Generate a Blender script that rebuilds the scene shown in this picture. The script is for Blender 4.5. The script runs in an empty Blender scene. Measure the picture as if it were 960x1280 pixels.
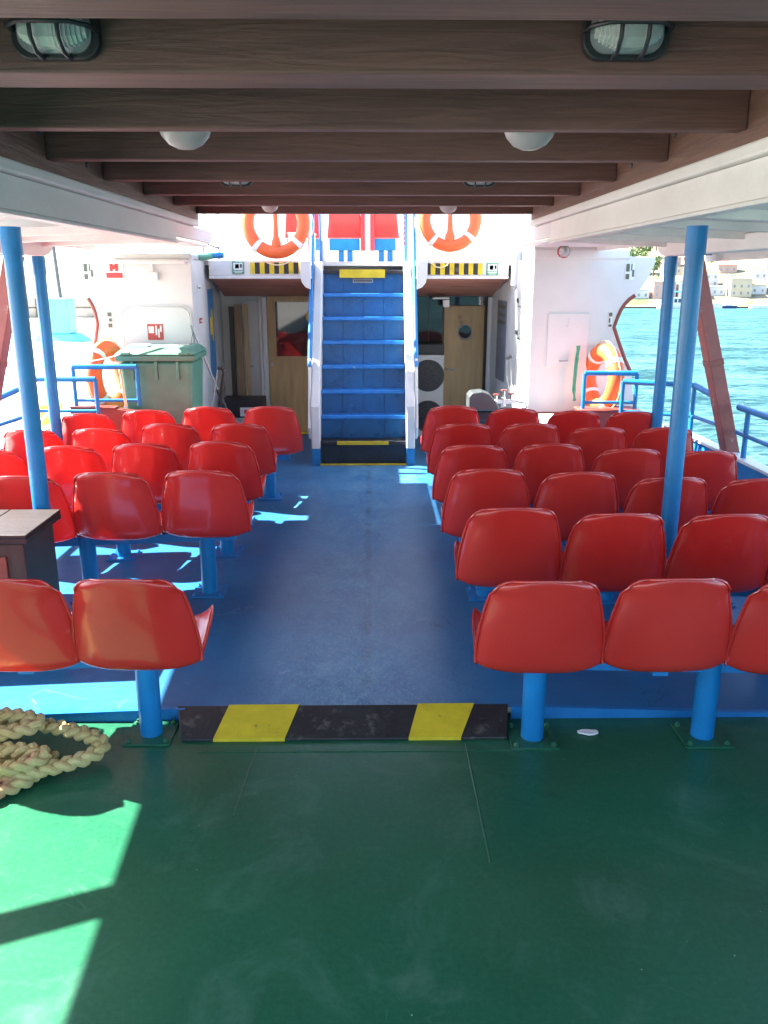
import bpy, bmesh, math, random
from mathutils import Vector, Matrix
R = math.radians
random.seed(7)
scn = bpy.context.scene
col = scn.collection

# ------------------------------------------------------------------ camera, world, sun, exposure
EYE = 1.82
cam_d = bpy.data.cameras.new('camera'); cam = bpy.data.objects.new('camera', cam_d); col.objects.link(cam)
cam_d.sensor_fit = 'VERTICAL'; cam_d.sensor_height = 24.0; cam_d.lens = 24.0 * 1050 / 1280
cam_d.clip_start = 0.05; cam_d.clip_end = 6000
cam.location = (0, 0, EYE); cam.rotation_euler = (R(90 - 15.642), 0, R(-0.788))
scn.camera = cam

SUN = Vector((-0.95, 0.29, 1.0)).normalized()          # direction towards the sun
elev = math.asin(SUN.z); azim = math.atan2(SUN.x, SUN.y)
w = bpy.data.worlds.new('World'); scn.world = w; w.use_nodes = True
nt = w.node_tree; nt.nodes.clear()
sky = nt.nodes.new('ShaderNodeTexSky'); sky.sky_type = 'NISHITA'; sky.sun_disc = False
sky.sun_elevation = elev; sky.sun_rotation = azim; sky.air_density = 1.0; sky.dust_density = 1.0; sky.ozone_density = 1.0
bg = nt.nodes.new('ShaderNodeBackground'); bg.inputs['Strength'].default_value = 0.1
wo = nt.nodes.new('ShaderNodeOutputWorld')
nt.links.new(sky.outputs[0], bg.inputs[0]); nt.links.new(bg.outputs[0], wo.inputs[0])
sun_d = bpy.data.lights.new('sun', 'SUN'); sun_d.energy = 5.0; sun_d.angle = R(0.55); sun_d.color = (1.0, 0.95, 0.88)
sun = bpy.data.objects.new('sun', sun_d); col.objects.link(sun)
sun.rotation_euler = SUN.to_track_quat('Z', 'Y').to_euler(); sun.location = (-20, 8, 25)
scn.view_settings.view_transform = 'Standard'; scn.view_settings.look = 'None'
scn.view_settings.exposure = 3.0; scn.view_settings.gamma = 1.0; scn.view_settings.use_curve_mapping = False
scn.render.engine = 'CYCLES'
scn.cycles.max_bounces = 10; scn.cycles.diffuse_bounces = 6

# ------------------------------------------------------------------ materials
MATS = {}
def paint(name, c, rough=0.4, var=0.12, scale=4.0, bump=0.0, bscale=60.0, metal=0.0, spec=0.5, coat=0.0,
          wear=None, wscale=7.0, wth=0.62, stretch=(1, 1, 1), c2=None, transl=None, fade=False):
    m = bpy.data.materials.new(name); m.use_nodes = True; MATS[name] = m
    t = m.node_tree; n = t.nodes; L = t.links; p = n['Principled BSDF']
    geo = n.new('ShaderNodeNewGeometry'); mp = n.new('ShaderNodeMapping'); mp.inputs['Scale'].default_value = stretch
    L.new(geo.outputs['Position'], mp.inputs[0])
    nz = n.new('ShaderNodeTexNoise'); nz.inputs['Scale'].default_value = scale; nz.inputs['Detail'].default_value = 6
    nz.inputs['Roughness'].default_value = 0.6
    L.new(mp.outputs[0], nz.inputs['Vector'])
    ramp = n.new('ShaderNodeValToRGB'); ramp.color_ramp.elements[0].position = 0.3; ramp.color_ramp.elements[1].position = 0.7
    d = c2 or tuple(min(1, x * (1 + var)) for x in c)
    ramp.color_ramp.elements[0].color = (*[x * (1 - var) for x in c], 1); ramp.color_ramp.elements[1].color = (*d, 1)
    L.new(nz.outputs[0], ramp.inputs[0]); out = ramp.outputs[0]
    if wear:
        n2 = n.new('ShaderNodeTexNoise'); n2.inputs['Scale'].default_value = wscale; n2.inputs['Detail'].default_value = 10
        n2.inputs['Roughness'].default_value = 0.7
        L.new(mp.outputs[0], n2.inputs['Vector'])
        r2 = n.new('ShaderNodeValToRGB'); r2.color_ramp.elements[0].position = wth; r2.color_ramp.elements[1].position = wth + 0.08
        L.new(n2.outputs[0], r2.inputs[0])
        mx = n.new('ShaderNodeMix'); mx.data_type = 'RGBA'
        L.new(r2.outputs[0], mx.inputs[0]); L.new(out, mx.inputs[6]); mx.inputs[7].default_value = (*wear, 1); out = mx.outputs[2]
    if fade:                                             # every moulded piece has faded a little differently
        oi = n.new('ShaderNodeObjectInfo'); mr = n.new('ShaderNodeMapRange'); mr.inputs[3].default_value = 0.0; mr.inputs[4].default_value = 0.08
        L.new(oi.outputs['Random'], mr.inputs[0]); mf = n.new('ShaderNodeMix'); mf.data_type = 'RGBA'
        L.new(mr.outputs[0], mf.inputs[0]); L.new(out, mf.inputs[6]); mf.inputs[7].default_value = (0.62, 0.14, 0.10, 1); out = mf.outputs[2]
    L.new(out, p.inputs['Base Color'])
    rr = n.new('ShaderNodeMapRange'); rr.inputs[3].default_value = max(0.02, rough * 0.75); rr.inputs[4].default_value = min(1, rough * 1.3)
    L.new(nz.outputs[0], rr.inputs[0]); L.new(rr.outputs[0], p.inputs['Roughness'])
    p.inputs['Metallic'].default_value = metal; p.inputs['Specular IOR Level'].default_value = spec
    p.inputs['Coat Weight'].default_value = coat; p.inputs['Coat Roughness'].default_value = 0.08
    if bump:
        nb = n.new('ShaderNodeTexNoise'); nb.inputs['Scale'].default_value = bscale; nb.inputs['Detail'].default_value = 4
        L.new(mp.outputs[0], nb.inputs['Vector'])
        b = n.new('ShaderNodeBump'); b.inputs['Strength'].default_value = bump; b.inputs['Distance'].default_value = 0.01
        L.new(nb.outputs[0], b.inputs['Height']); L.new(b.outputs[0], p.inputs['Normal'])
    if transl:
        tr = n.new('ShaderNodeBsdfTranslucent'); tr.inputs[0].default_value = (*transl[1], 1)
        ms = n.new('ShaderNodeMixShader'); ms.inputs[0].default_value = transl[0]
        L.new(p.outputs[0], ms.inputs[1]); L.new(tr.outputs[0], ms.inputs[2]); L.new(ms.outputs[0], n['Material Output'].inputs[0])
    return m

paint('red_plastic', (0.53, 0.020, 0.019), 0.23, 0.05, 2.5, 0.02, 9, coat=0.4, c2=(0.59, 0.036, 0.030), wear=(0.60, 0.10, 0.08), wth=0.655, wscale=11, fade=True, transl=(0.17, (0.95, 0.12, 0.06)))
paint('blue_paint', (0.006, 0.175, 0.43), 0.32, 0.15, 6, 0.15, 40, wear=(0.10, 0.06, 0.05), wth=0.70, wscale=9)
paint('blue_rail', (0.014, 0.17, 0.44), 0.35, 0.15, 6, 0.2, 40, wear=(0.2, 0.09, 0.05), wth=0.72)
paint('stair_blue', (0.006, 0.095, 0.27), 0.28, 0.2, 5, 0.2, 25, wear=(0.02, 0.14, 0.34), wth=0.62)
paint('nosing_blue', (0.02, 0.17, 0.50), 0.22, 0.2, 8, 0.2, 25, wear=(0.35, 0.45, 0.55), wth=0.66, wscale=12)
paint('white_paint', (0.66, 0.65, 0.625), 0.38, 0.08, 1.6, 0.15, 14, wear=(0.50, 0.47, 0.41), wth=0.66, wscale=3)
paint('white_panel', (0.62, 0.63, 0.62), 0.45, 0.08, 2, 0.1, 14, wear=(0.45, 0.42, 0.36), wth=0.66)
paint('canopy_white', (0.72, 0.71, 0.67), 0.5, 0.1, 1.8, 0.25, 10, wear=(0.50, 0.46, 0.38), wth=0.63, wscale=2.5, stretch=(3, 0.6, 3))
paint('fascia_white', (0.76, 0.74, 0.69), 0.5, 0.08, 1.6, 0.3, 12, wear=(0.56, 0.52, 0.46), wth=0.66, wscale=3.5, stretch=(1.6, 0.9, 1.6))
paint('red_brown', (0.22, 0.055, 0.04), 0.5, 0.2, 5, 0.3, 30, wear=(0.34, 0.16, 0.12), wth=0.66)
paint('strut_red', (0.25, 0.07, 0.06), 0.5, 0.18, 5, 0.3, 30, wear=(0.42, 0.30, 0.27), wth=0.62)
paint('yellow_paint', (0.62, 0.47, 0.02), 0.5, 0.15, 12, 0.2, 40, wear=(0.20, 0.15, 0.04), wth=0.62, wscale=16)
paint('black_paint', (0.018, 0.019, 0.022), 0.5, 0.3, 9, 0.3, 50, wear=(0.085, 0.08, 0.07), wth=0.55, wscale=13)
paint('navy_paint', (0.008, 0.020, 0.042), 0.45, 0.3, 9, 0.3, 50)
paint('black_plastic', (0.018, 0.018, 0.02), 0.45, 0.2, 8)
paint('dark_grey', (0.06, 0.065, 0.07), 0.45, 0.2, 8)
paint('grey_metal', (0.36, 0.37, 0.38), 0.4, 0.15, 8, metal=0.6)
paint('cowl_grey', (0.065, 0.075, 0.075), 0.35, 0.1, 8)
paint('chrome', (0.6, 0.6, 0.6), 0.2, 0.1, 8, metal=1.0)
paint('tan_door', (0.42, 0.29, 0.135), 0.45, 0.16, 5, 0.1, 30, stretch=(5, 5, 0.5))
paint('timber', (0.27, 0.18, 0.10), 0.6, 0.3, 6, 0.2, 40, stretch=(6, 6, 0.5))
paint('dark_timber', (0.045, 0.035, 0.03), 0.5, 0.3, 6, 0.2, 40, stretch=(6, 6, 0.5))
paint('bin_green', (0.08, 0.235, 0.165), 0.5, 0.15, 5, 0.1, 30, wear=(0.25, 0.36, 0.28), wth=0.66)
paint('orange', (0.80, 0.13, 0.03), 0.5, 0.12, 6, 0.2, 50)
paint('tape_white', (0.72, 0.72, 0.70), 0.4, 0.06, 6)
paint('cord', (0.75, 0.62, 0.36), 0.7, 0.15, 30)
paint('sign_white', (0.75, 0.75, 0.72), 0.4, 0.05, 6)
paint('sign_red', (0.52, 0.05, 0.04), 0.4, 0.1, 6)
paint('sign_green', (0.05, 0.30, 0.14), 0.4, 0.1, 6)
paint('sign_dark', (0.09, 0.11, 0.07), 0.4, 0.2, 30)
paint('poster_blue', (0.05, 0.24, 0.50), 0.4, 0.25, 9, wear=(0.25, 0.5, 0.62), wth=0.6, wscale=5)
paint('poster_yellow', (0.75, 0.48, 0.06), 0.4, 0.15, 9)
paint('poster_grey', (0.16, 0.18, 0.24), 0.4, 0.25, 7, wear=(0.35, 0.36, 0.40), wth=0.58, wscale=12)
paint('ac_white', (0.50, 0.51, 0.50), 0.5, 0.08, 4)
paint('green_rope', (0.05, 0.32, 0.20), 0.7, 0.2, 30)
paint('hose_green', (0.14, 0.40, 0.27), 0.5, 0.2, 8)
paint('paper', (0.72, 0.72, 0.70), 0.8, 0.05, 20)
paint('dome_glass', (0.50, 0.48, 0.47), 0.25, 0.03, 6, transl=(0.4, (0.9, 0.88, 0.85)))
paint('concrete', (0.50, 0.48, 0.43), 0.85, 0.14, 0.6, 0.3, 6, wear=(0.38, 0.36, 0.32), wth=0.6, wscale=1.2)
paint('stone', (0.34, 0.30, 0.24), 0.9, 0.3, 1.5, 0.5, 5)
paint('kiosk_blue', (0.12, 0.50, 0.62), 0.5, 0.12, 2)
paint('yellow_iron', (0.75, 0.52, 0.04), 0.5, 0.2, 5)
paint('rock', (0.19, 0.165, 0.105), 0.9, 0.2, 0.05, 0.5, 0.4, wear=(0.07, 0.095, 0.03), wth=0.50, wscale=0.06)
paint('house_white', (0.50, 0.485, 0.45), 0.8, 0.05, 0.3)
paint('house_cream', (0.46, 0.38, 0.27), 0.8, 0.06, 0.3)
paint('house_pink', (0.42, 0.29, 0.24), 0.8, 0.06, 0.3)
paint('roof_tile', (0.38, 0.16, 0.09), 0.8, 0.2, 0.6)
paint('window_dark', (0.05, 0.06, 0.08), 0.15, 0.2, 1)
paint('window_far', (0.20, 0.22, 0.25), 0.3, 0.3, 0.2)
paint('leaf', (0.07, 0.13, 0.03), 0.6, 0.4, 0.5, c2=(0.13, 0.20, 0.05))
paint('bark', (0.10, 0.07, 0.045), 0.9, 0.3, 3)
paint('hull_white', (0.75, 0.75, 0.74), 0.3, 0.05, 1)
paint('hull_navy', (0.03, 0.06, 0.16), 0.3, 0.1, 1)

def custom(name):
    m = bpy.data.materials.new(name); m.use_nodes = True; MATS[name] = m
    t = m.node_tree; return m, t, t.nodes, t.links, t.nodes['Principled BSDF']

def math_node(n, L, op, a, b=None, clamp=False):
    x = n.new('ShaderNodeMath'); x.operation = op; x.use_clamp = clamp
    for i, v in enumerate((a, b)):
        if v is None: continue
        if isinstance(v, (int, float)): x.inputs[i].default_value = v
        else: L.new(v, x.inputs[i])
    return x.outputs[0]
def noise(n, L, vec, sc, det=6, ro=0.6, dist=0.0):
    z = n.new('ShaderNodeTexNoise'); z.inputs['Scale'].default_value = sc; z.inputs['Detail'].default_value = det
    z.inputs['Roughness'].default_value = ro; z.inputs['Distortion'].default_value = dist; L.new(vec, z.inputs['Vector']); return z.outputs[0]
def ramp2(n, L, fac, p0, p1, c0=(0, 0, 0), c1=(1, 1, 1)):
    r = n.new('ShaderNodeValToRGB'); e = r.color_ramp.elements
    e[0].position = p0; e[1].position = p1; e[0].color = (*c0, 1); e[1].color = (*c1, 1); L.new(fac, r.inputs[0]); return r.outputs[0]
def mixc(n, L, fac, a, b):
    x = n.new('ShaderNodeMix'); x.data_type = 'RGBA'
    if isinstance(fac, (int, float)): x.inputs[0].default_value = fac
    else: L.new(fac, x.inputs[0])
    for i, v in ((6, a), (7, b)):
        if isinstance(v, tuple): x.inputs[i].default_value = (*v, 1)
        else: L.new(v, x.inputs[i])
    return x.outputs[2]
def mapping(n, L, src, sc):
    mp = n.new('ShaderNodeMapping'); mp.inputs['Scale'].default_value = sc; L.new(src, mp.inputs[0]); return mp.outputs[0]

def hairlines(n, L, pos, sc, mask_sc, lo=0.004, hi=0.011):
    q = math_node(n, L, 'ABSOLUTE', math_node(n, L, 'SUBTRACT', noise(n, L, pos, sc, 3, 0.5, 1.5), 0.5))
    return math_node(n, L, 'MULTIPLY', ramp2(n, L, q, lo, hi, (1, 1, 1), (0, 0, 0)), ramp2(n, L, noise(n, L, pos, mask_sc, 4), 0.55, 0.66))

# blue deck paint, trodden paler along the aisle
m, t, n, L, p = custom('blue_deck_paint')
pos = n.new('ShaderNodeNewGeometry').outputs['Position']
sep = n.new('ShaderNodeSeparateXYZ'); L.new(pos, sep.inputs[0])
base = ramp2(n, L, noise(n, L, pos, 1.7), 0.3, 0.72, (0.012, 0.105, 0.255), (0.024, 0.152, 0.34))
ax = math_node(n, L, 'ABSOLUTE', math_node(n, L, 'ADD', sep.outputs[0], 0.06))
aisle = math_node(n, L, 'SUBTRACT', 1.0, math_node(n, L, 'MULTIPLY', ax, 1.55), True)
streak = noise(n, L, mapping(n, L, pos, (2.4, 1.0, 1)), 2.6, 9, 0.7, 0.8)
fine = noise(n, L, pos, 9, 9, 0.72, 0.5)
wearf = math_node(n, L, 'MULTIPLY', ramp2(n, L, math_node(n, L, 'MULTIPLY', math_node(n, L, 'ADD', streak, fine), 0.5), 0.40, 0.64),
                  math_node(n, L, 'POWER', aisle, 0.7), True)
c = mixc(n, L, math_node(n, L, 'MULTIPLY', wearf, 0.66), base, (0.16, 0.36, 0.50))
# dark seam down the aisle centre
seamx = math_node(n, L, 'ABSOLUTE', math_node(n, L, 'SUBTRACT', sep.outputs[0], math_node(n, L, 'ADD', -0.06, math_node(n, L, 'MULTIPLY', noise(n, L, pos, 3.0), 0.05))))
seam = math_node(n, L, 'MULTIPLY', ramp2(n, L, seamx, 0.012, 0.03, (1, 1, 1), (0, 0, 0)), ramp2(n, L, noise(n, L, mapping(n, L, pos, (1, 2, 1)), 2.5), 0.42, 0.62))
c = mixc(n, L, math_node(n, L, 'MULTIPLY', seam, 0.7), c, (0.02, 0.05, 0.10))
scr = ramp2(n, L, noise(n, L, mapping(n, L, pos, (1, 6, 1)), 7, 12, 0.8, 1.5), 0.68, 0.73)
c = mixc(n, L, math_node(n, L, 'MULTIPLY', scr, 0.5), c, (0.30, 0.40, 0.50))
grn = noise(n, L, mapping(n, L, pos, (2.2, 1, 1)), 34, 8, 0.78, 0.6)
c = mixc(n, L, math_node(n, L, 'MULTIPLY', math_node(n, L, 'MULTIPLY', ramp2(n, L, grn, 0.50, 0.66), aisle), 0.6), c, (0.24, 0.40, 0.52))
c = mixc(n, L, math_node(n, L, 'MULTIPLY', ramp2(n, L, grn, 0.32, 0.45, (1, 1, 1), (0, 0, 0)), 0.4), c, (0.01, 0.06, 0.16))
c = mixc(n, L, math_node(n, L, 'MULTIPLY', hairlines(n, L, pos, 2.2, 1.9), 0.3), c, (0.28, 0.40, 0.52))
c = mixc(n, L, math_node(n, L, 'MULTIPLY', hairlines(n, L, mapping(n, L, pos, (1, .5, 1)), 3.1, 2.7), 0.5), c, (0.01, 0.03, 0.07))
c = mixc(n, L, math_node(n, L, 'MULTIPLY', ramp2(n, L, noise(n, L, pos, 0.9, 8, 0.7, 0.5), 0.52, 0.68), 0.35), c, (0.02, 0.06, 0.14))
L.new(c, p.inputs['Base Color'])
rg = n.new('ShaderNodeMapRange'); rg.inputs[3].default_value = 0.27; rg.inputs[4].default_value = 0.5; L.new(fine, rg.inputs[0]); L.new(rg.outputs[0], p.inputs['Roughness'])
b = n.new('ShaderNodeBump'); b.inputs['Strength'].default_value = 0.22; b.inputs['Distance'].default_value = 0.01
L.new(math_node(n, L, 'ADD', noise(n, L, pos, 5, 4), math_node(n, L, 'MULTIPLY', fine, 0.35)), b.inputs['Height']); L.new(b.outputs[0], p.inputs['Normal'])

# green deck paint with scuffs, specks and a few hairline cracks
m, t, n, L, p = custom('green_deck_paint')
pos = n.new('ShaderNodeNewGeometry').outputs['Position']
c = ramp2(n, L, noise(n, L, pos, 1.3), 0.3, 0.7, (0.009, 0.088, 0.044), (0.015, 0.120, 0.060))
sc = math_node(n, L, 'MULTIPLY', ramp2(n, L, noise(n, L, pos, 2.3, 10, 0.7, 1.2), 0.52, 0.74), 0.30)
c = mixc(n, L, sc, c, (0.16, 0.27, 0.22))
vor = n.new('ShaderNodeTexVoronoi'); vor.inputs['Scale'].default_value = 9; L.new(pos, vor.inputs['Vector'])
spk = ramp2(n, L, vor.outputs['Distance'], 0.018, 0.03, (1, 1, 1), (0, 0, 0))
spk = math_node(n, L, 'MULTIPLY', spk, ramp2(n, L, noise(n, L, pos, 4.1, 2), 0.44, 0.5))
c = mixc(n, L, math_node(n, L, 'MULTIPLY', spk, 0.7), c, (0.5, 0.52, 0.48))
scr = ramp2(n, L, noise(n, L, mapping(n, L, pos, (5, 1, 1)), 3.0, 12, 0.75, 2.0), 0.665, 0.70)
c = mixc(n, L, math_node(n, L, 'MULTIPLY', scr, 0.3), c, (0.30, 0.40, 0.35))
c = mixc(n, L, math_node(n, L, 'MULTIPLY', hairlines(n, L, pos, 1.6, 1.7, 0.003, 0.008), 0.12), c, (0.20, 0.32, 0.26))
gr = noise(n, L, pos, 55, 6, 0.75)
c = mixc(n, L, math_node(n, L, 'MULTIPLY', ramp2(n, L, gr, 0.5, 0.72), 0.30), c, (0.06, 0.17, 0.11))
c = mixc(n, L, math_node(n, L, 'MULTIPLY', ramp2(n, L, gr, 0.30, 0.46, (1, 1, 1), (0, 0, 0)), 0.35), c, (0.004, 0.045, 0.025))
c = mixc(n, L, math_node(n, L, 'MULTIPLY', hairlines(n, L, mapping(n, L, pos, (.6, 1, 1)), 2.7, 2.1), 0.35), c, (0.006, 0.03, 0.02))
rst = ramp2(n, L, noise(n, L, pos, 13, 6, 0.7), 0.70, 0.74)
c = mixc(n, L, math_node(n, L, 'MULTIPLY', rst, 0.5), c, (0.10, 0.05, 0.03))
L.new(c, p.inputs['Base Color'])
rg = n.new('ShaderNodeMapRange'); rg.inputs[3].default_value = 0.2; rg.inputs[4].default_value = 0.5; p.inputs['Specular IOR Level'].default_value = 0.36
L.new(noise(n, L, pos, 2.1, 8, 0.65), rg.inputs[0]); L.new(rg.outputs[0], p.inputs['Roughness'])
b = n.new('ShaderNodeBump'); b.inputs['Strength'].default_value = 0.14; b.inputs['Distance'].default_value = 0.01
L.new(math_node(n, L, 'ADD', noise(n, L, pos, 6, 6, 0.6), math_node(n, L, 'MULTIPLY', gr, 0.15)), b.inputs['Height']); L.new(b.outputs[0], p.inputs['Normal'])

# stained roof timber, grain along X (beam) or Y (long)
def wood(name, stretch, c0, c1, ck):
    m, t, n, L, p = custom(name)
    pos = n.new('ShaderNodeNewGeometry').outputs['Position']
    v = mapping(n, L, pos, stretch)
    g = noise(n, L, v, 5, 9, 0.62, 1.2)
    big = noise(n, L, v, 1.1, 3)
    c = ramp2(n, L, math_node(n, L, 'MULTIPLY', math_node(n, L, 'ADD', g, big), 0.5), 0.32, 0.66, c0, c1)
    kn = n.new('ShaderNodeTexVoronoi'); kn.inputs['Scale'].default_value = 2.6; L.new(mapping(n, L, pos, tuple(0.25 + s * 0.12 for s in stretch)), kn.inputs['Vector'])
    c = mixc(n, L, math_node(n, L, 'MULTIPLY', ramp2(n, L, kn.outputs['Distance'], 0.05, 0.16, (1, 1, 1), (0, 0, 0)), 0.7), c, ck)
    L.new(c, p.inputs['Base Color']); p.inputs['Roughness'].default_value = 0.55
    b = n.new('ShaderNodeBump'); b.inputs['Strength'].default_value = 0.55; b.inputs['Distance'].default_value = 0.008
    L.new(g, b.inputs['Height']); L.new(b.outputs[0], p.inputs['Normal'])
wood('roof_timber', (0.5, 7, 7), (0.062, 0.028, 0.023), (0.185, 0.088, 0.070), (0.03, 0.016, 0.012))
wood('roof_timber_long', (7, 0.5, 7), (0.085, 0.043, 0.030), (0.22, 0.118, 0.080), (0.04, 0.02, 0.015))
wood('soffit_timber', (0.5, 7, 7), (0.32, 0.12, 0.08), (0.50, 0.24, 0.165), (0.09, 0.03, 0.02))
wood('chest_timber', (0.8, 5, 5), (0.012, 0.008, 0.007), (0.032, 0.021, 0.017), (0.03, 0.02, 0.015))
wood('chest_red', (0.8, 5, 5), (0.16, 0.035, 0.025), (0.28, 0.07, 0.045), (0.06, 0.02, 0.015))

# braided rope fibre
m, t, n, L, p = custom('rope_fibre')
pos = n.new('ShaderNodeNewGeometry').outputs['Position']
c = ramp2(n, L, noise(n, L, pos, 6), 0.35, 0.65, (0.44, 0.34, 0.11), (0.58, 0.49, 0.22))
c = mixc(n, L, ramp2(n, L, noise(n, L, pos, 3.1, 3), 0.62, 0.72), c, (0.52, 0.20, 0.13))
fib = noise(n, L, mapping(n, L, pos, (60, 220, 220)), 1.2, 4)
c = mixc(n, L, math_node(n, L, 'MULTIPLY', ramp2(n, L, fib, 0.4, 0.6), 0.35), c, (0.30, 0.23, 0.11))
L.new(c, p.inputs['Base Color']); p.inputs['Roughness'].default_value = 0.85
b = n.new('ShaderNodeBump'); b.inputs['Strength'].default_value = 0.6; b.inputs['Distance'].default_value = 0.004
L.new(fib, b.inputs['Height']); L.new(b.outputs[0], p.inputs['Normal'])

# reflective dark glass, ribbed lamp glass
m, t, n, L, p = custom('dark_glass'); pos = n.new('ShaderNodeNewGeometry').outputs['Position']
L.new(ramp2(n, L, noise(n, L, pos, 3), 0.3, 0.7, (0.012, 0.016, 0.02), (0.03, 0.035, 0.04)), p.inputs['Base Color'])
p.inputs['Roughness'].default_value = 0.03; p.inputs['IOR'].default_value = 1.5
m, t, n, L, p = custom('lamp_glass'); pos = n.new('ShaderNodeNewGeometry').outputs['Position']
L.new(ramp2(n, L, noise(n, L, pos, 20), 0.3, 0.7, (0.55, 0.55, 0.52), (0.75, 0.75, 0.72)), p.inputs['Base Color'])
p.inputs['Roughness'].default_value = 0.12; p.inputs['Transmission Weight'].default_value = 0.2

# sea
m, t, n, L, p = custom('sea_water'); pos = n.new('ShaderNodeNewGeometry').outputs['Position']
v = mapping(n, L, pos, (0.75, 1.35, 1))
a1 = noise(n, L, v, 1.9, 6, 0.6, 0.8); a2 = noise(n, L, v, 0.25, 4, 0.55); a3 = noise(n, L, v, 6.0, 3, 0.6)
hsum = math_node(n, L, 'ADD', math_node(n, L, 'ADD', a1, math_node(n, L, 'MULTIPLY', a2, 0.7)), math_node(n, L, 'MULTIPLY', a3, 0.22))
c = ramp2(n, L, math_node(n, L, 'MULTIPLY', hsum, 0.52), 0.42, 0.62, (0.008, 0.040, 0.050), (0.085, 0.20, 0.205))  # bright wave highlights and dark troughs put into the colour by wave height
b = n.new('ShaderNodeBump'); b.inputs['Strength'].default_value = 1.0; b.inputs['Distance'].default_value = 0.25
L.new(hsum, b.inputs['Height'])
n.remove(p)
df = n.new('ShaderNodeBsdfDiffuse'); gl_ = n.new('ShaderNodeBsdfGlossy'); gl_.inputs['Roughness'].default_value = 0.12
L.new(c, df.inputs[0]); L.new(b.outputs[0], df.inputs['Normal']); L.new(b.outputs[0], gl_.inputs['Normal'])
ms = n.new('ShaderNodeMixShader'); ms.inputs[0].default_value = 0.07
L.new(df.outputs[0], ms.inputs[1]); L.new(gl_.outputs[0], ms.inputs[2]); L.new(ms.outputs[0], n['Material Output'].inputs[0])

# ------------------------------------------------------------------ mesh helpers
WL = {}                                                  # world location of every parent
def frame(t, up=Vector((0, 0, 1))):
    t = t.normalized()
    if abs(t.dot(up)) > 0.98: up = Vector((0, 1, 0))
    a = t.cross(up).normalized(); return a, a.cross(t).normalized()
class MB:
    def __init__(s): s.v = []; s.f = []
    def add(s, vs, fs):
        o = len(s.v); s.v += [Vector(x) for x in vs]; s.f += [tuple(i + o for i in q) for q in fs]; return s
    def box(s, x0, x1, y0, y1, z0, z1):
        return s.add([(x0, y0, z0), (x1, y0, z0), (x1, y1, z0), (x0, y1, z0), (x0, y0, z1), (x1, y0, z1), (x1, y1, z1), (x0, y1, z1)],
                     [(0, 3, 2, 1), (4, 5, 6, 7), (0, 1, 5, 4), (1, 2, 6, 5), (2, 3, 7, 6), (3, 0, 4, 7)])
    def bar(s, p, q, wd, ht, up=(0, 0, 1)):
        p, q = Vector(p), Vector(q); a, b = frame(q - p, Vector(up)); a = a * wd / 2; b = b * ht / 2
        return s.add([p - a - b, p + a - b, p + a + b, p - a + b, q - a - b, q + a - b, q + a + b, q - a + b],
                     [(0, 3, 2, 1), (4, 5, 6, 7), (0, 1, 5, 4), (1, 2, 6, 5), (2, 3, 7, 6), (3, 0, 4, 7)])
    def tube(s, pts, r, k=10, closed=False):
        P = [Vector(x) for x in pts]; N = len(P); vs = []; fs = []
        rr = r if isinstance(r, (list, tuple)) else [r] * N
        pa = None
        for i, c in enumerate(P):
            t = (P[(i + 1) % N] - P[i - 1]) if (closed or 0 < i < N - 1) else (P[1] - P[0] if i == 0 else P[-1] - P[-2])
            t.normalize()
            if pa is None: a, _ = frame(t)
            else:
                a = pa - t * pa.dot(t); a.normalize()
            pa = a; b = t.cross(a)
            for j in range(k):
                an = 2 * math.pi * j / k; vs.append(c + (a * math.cos(an) + b * math.sin(an)) * rr[i])
        for i in range(N if closed else N - 1):
            for j in range(k):
                i2 = (i + 1) % N; fs.append((i * k + j, i * k + (j + 1) % k, i2 * k + (j + 1) % k, i2 * k + j))
        if not closed: fs.append(tuple(range(k))[::-1]); fs.append(tuple(range((N - 1) * k, N * k)))
        return s.add(vs, fs)
    def lathe(s, prof, c, axis=(0, 0, 1), k=24):
        ax = Vector(axis).normalized(); a, b = frame(ax, Vector((0, 0, 1)) if abs(ax.z) < .9 else Vector((0, 1, 0))); c = Vector(c); vs = []; fs = []
        for r_, h in prof:
            for j in range(k):
                an = 2 * math.pi * j / k; vs.append(c + ax * h + (a * math.cos(an) + b * math.sin(an)) * max(r_, 1e-4))
        for i in range(len(prof) - 1):
            for j in range(k): fs.append((i * k + j, i * k + (j + 1) % k, (i + 1) * k + (j + 1) % k, (i + 1) * k + j))
        fs.append(tuple(range(k))[::-1]); fs.append(tuple(range((len(prof) - 1) * k, len(prof) * k)))
        return s.add(vs, fs)
    def prism(s, poly, axis, a0, a1):
        k = len(poly)
        def P(u, v, a): return {'x': (a, u, v), 'y': (u, a, v), 'z': (u, v, a)}[axis]
        vs = [P(u, v, a0) for u, v in poly] + [P(u, v, a1) for u, v in poly]
        fs = [tuple(range(k))[::-1], tuple(range(k, 2 * k))] + [(i, (i + 1) % k, k + (i + 1) % k, k + i) for i in range(k)]
        return s.add(vs, fs)
    def build(s, name, mat, parent=None, bevel=0.0, smooth=False, seg=2):
        off = WL.get(parent.name, Vector()) if parent else Vector()
        me = bpy.data.meshes.new(name); bm = bmesh.new()
        bv = [bm.verts.new(x - off) for x in s.v]
        for q in s.f:
            try: bm.faces.new([bv[i] for i in q])
            except ValueError: pass
        bmesh.ops.recalc_face_normals(bm, faces=bm.faces[:]); bm.to_mesh(me); bm.free()
        if smooth: me.shade_smooth(); me.set_sharp_from_angle(angle=R(40))
        me.materials.append(MATS[mat])
        o = bpy.data.objects.new(name, me); col.objects.link(o)
        if parent: o.parent = parent
        WL[o.name] = off
        if bevel:
            b = o.modifiers.new('bevel', 'BEVEL'); b.width = bevel; b.segments = seg; b.limit_method = 'ANGLE'; b.angle_limit = R(40)
        return o
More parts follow.
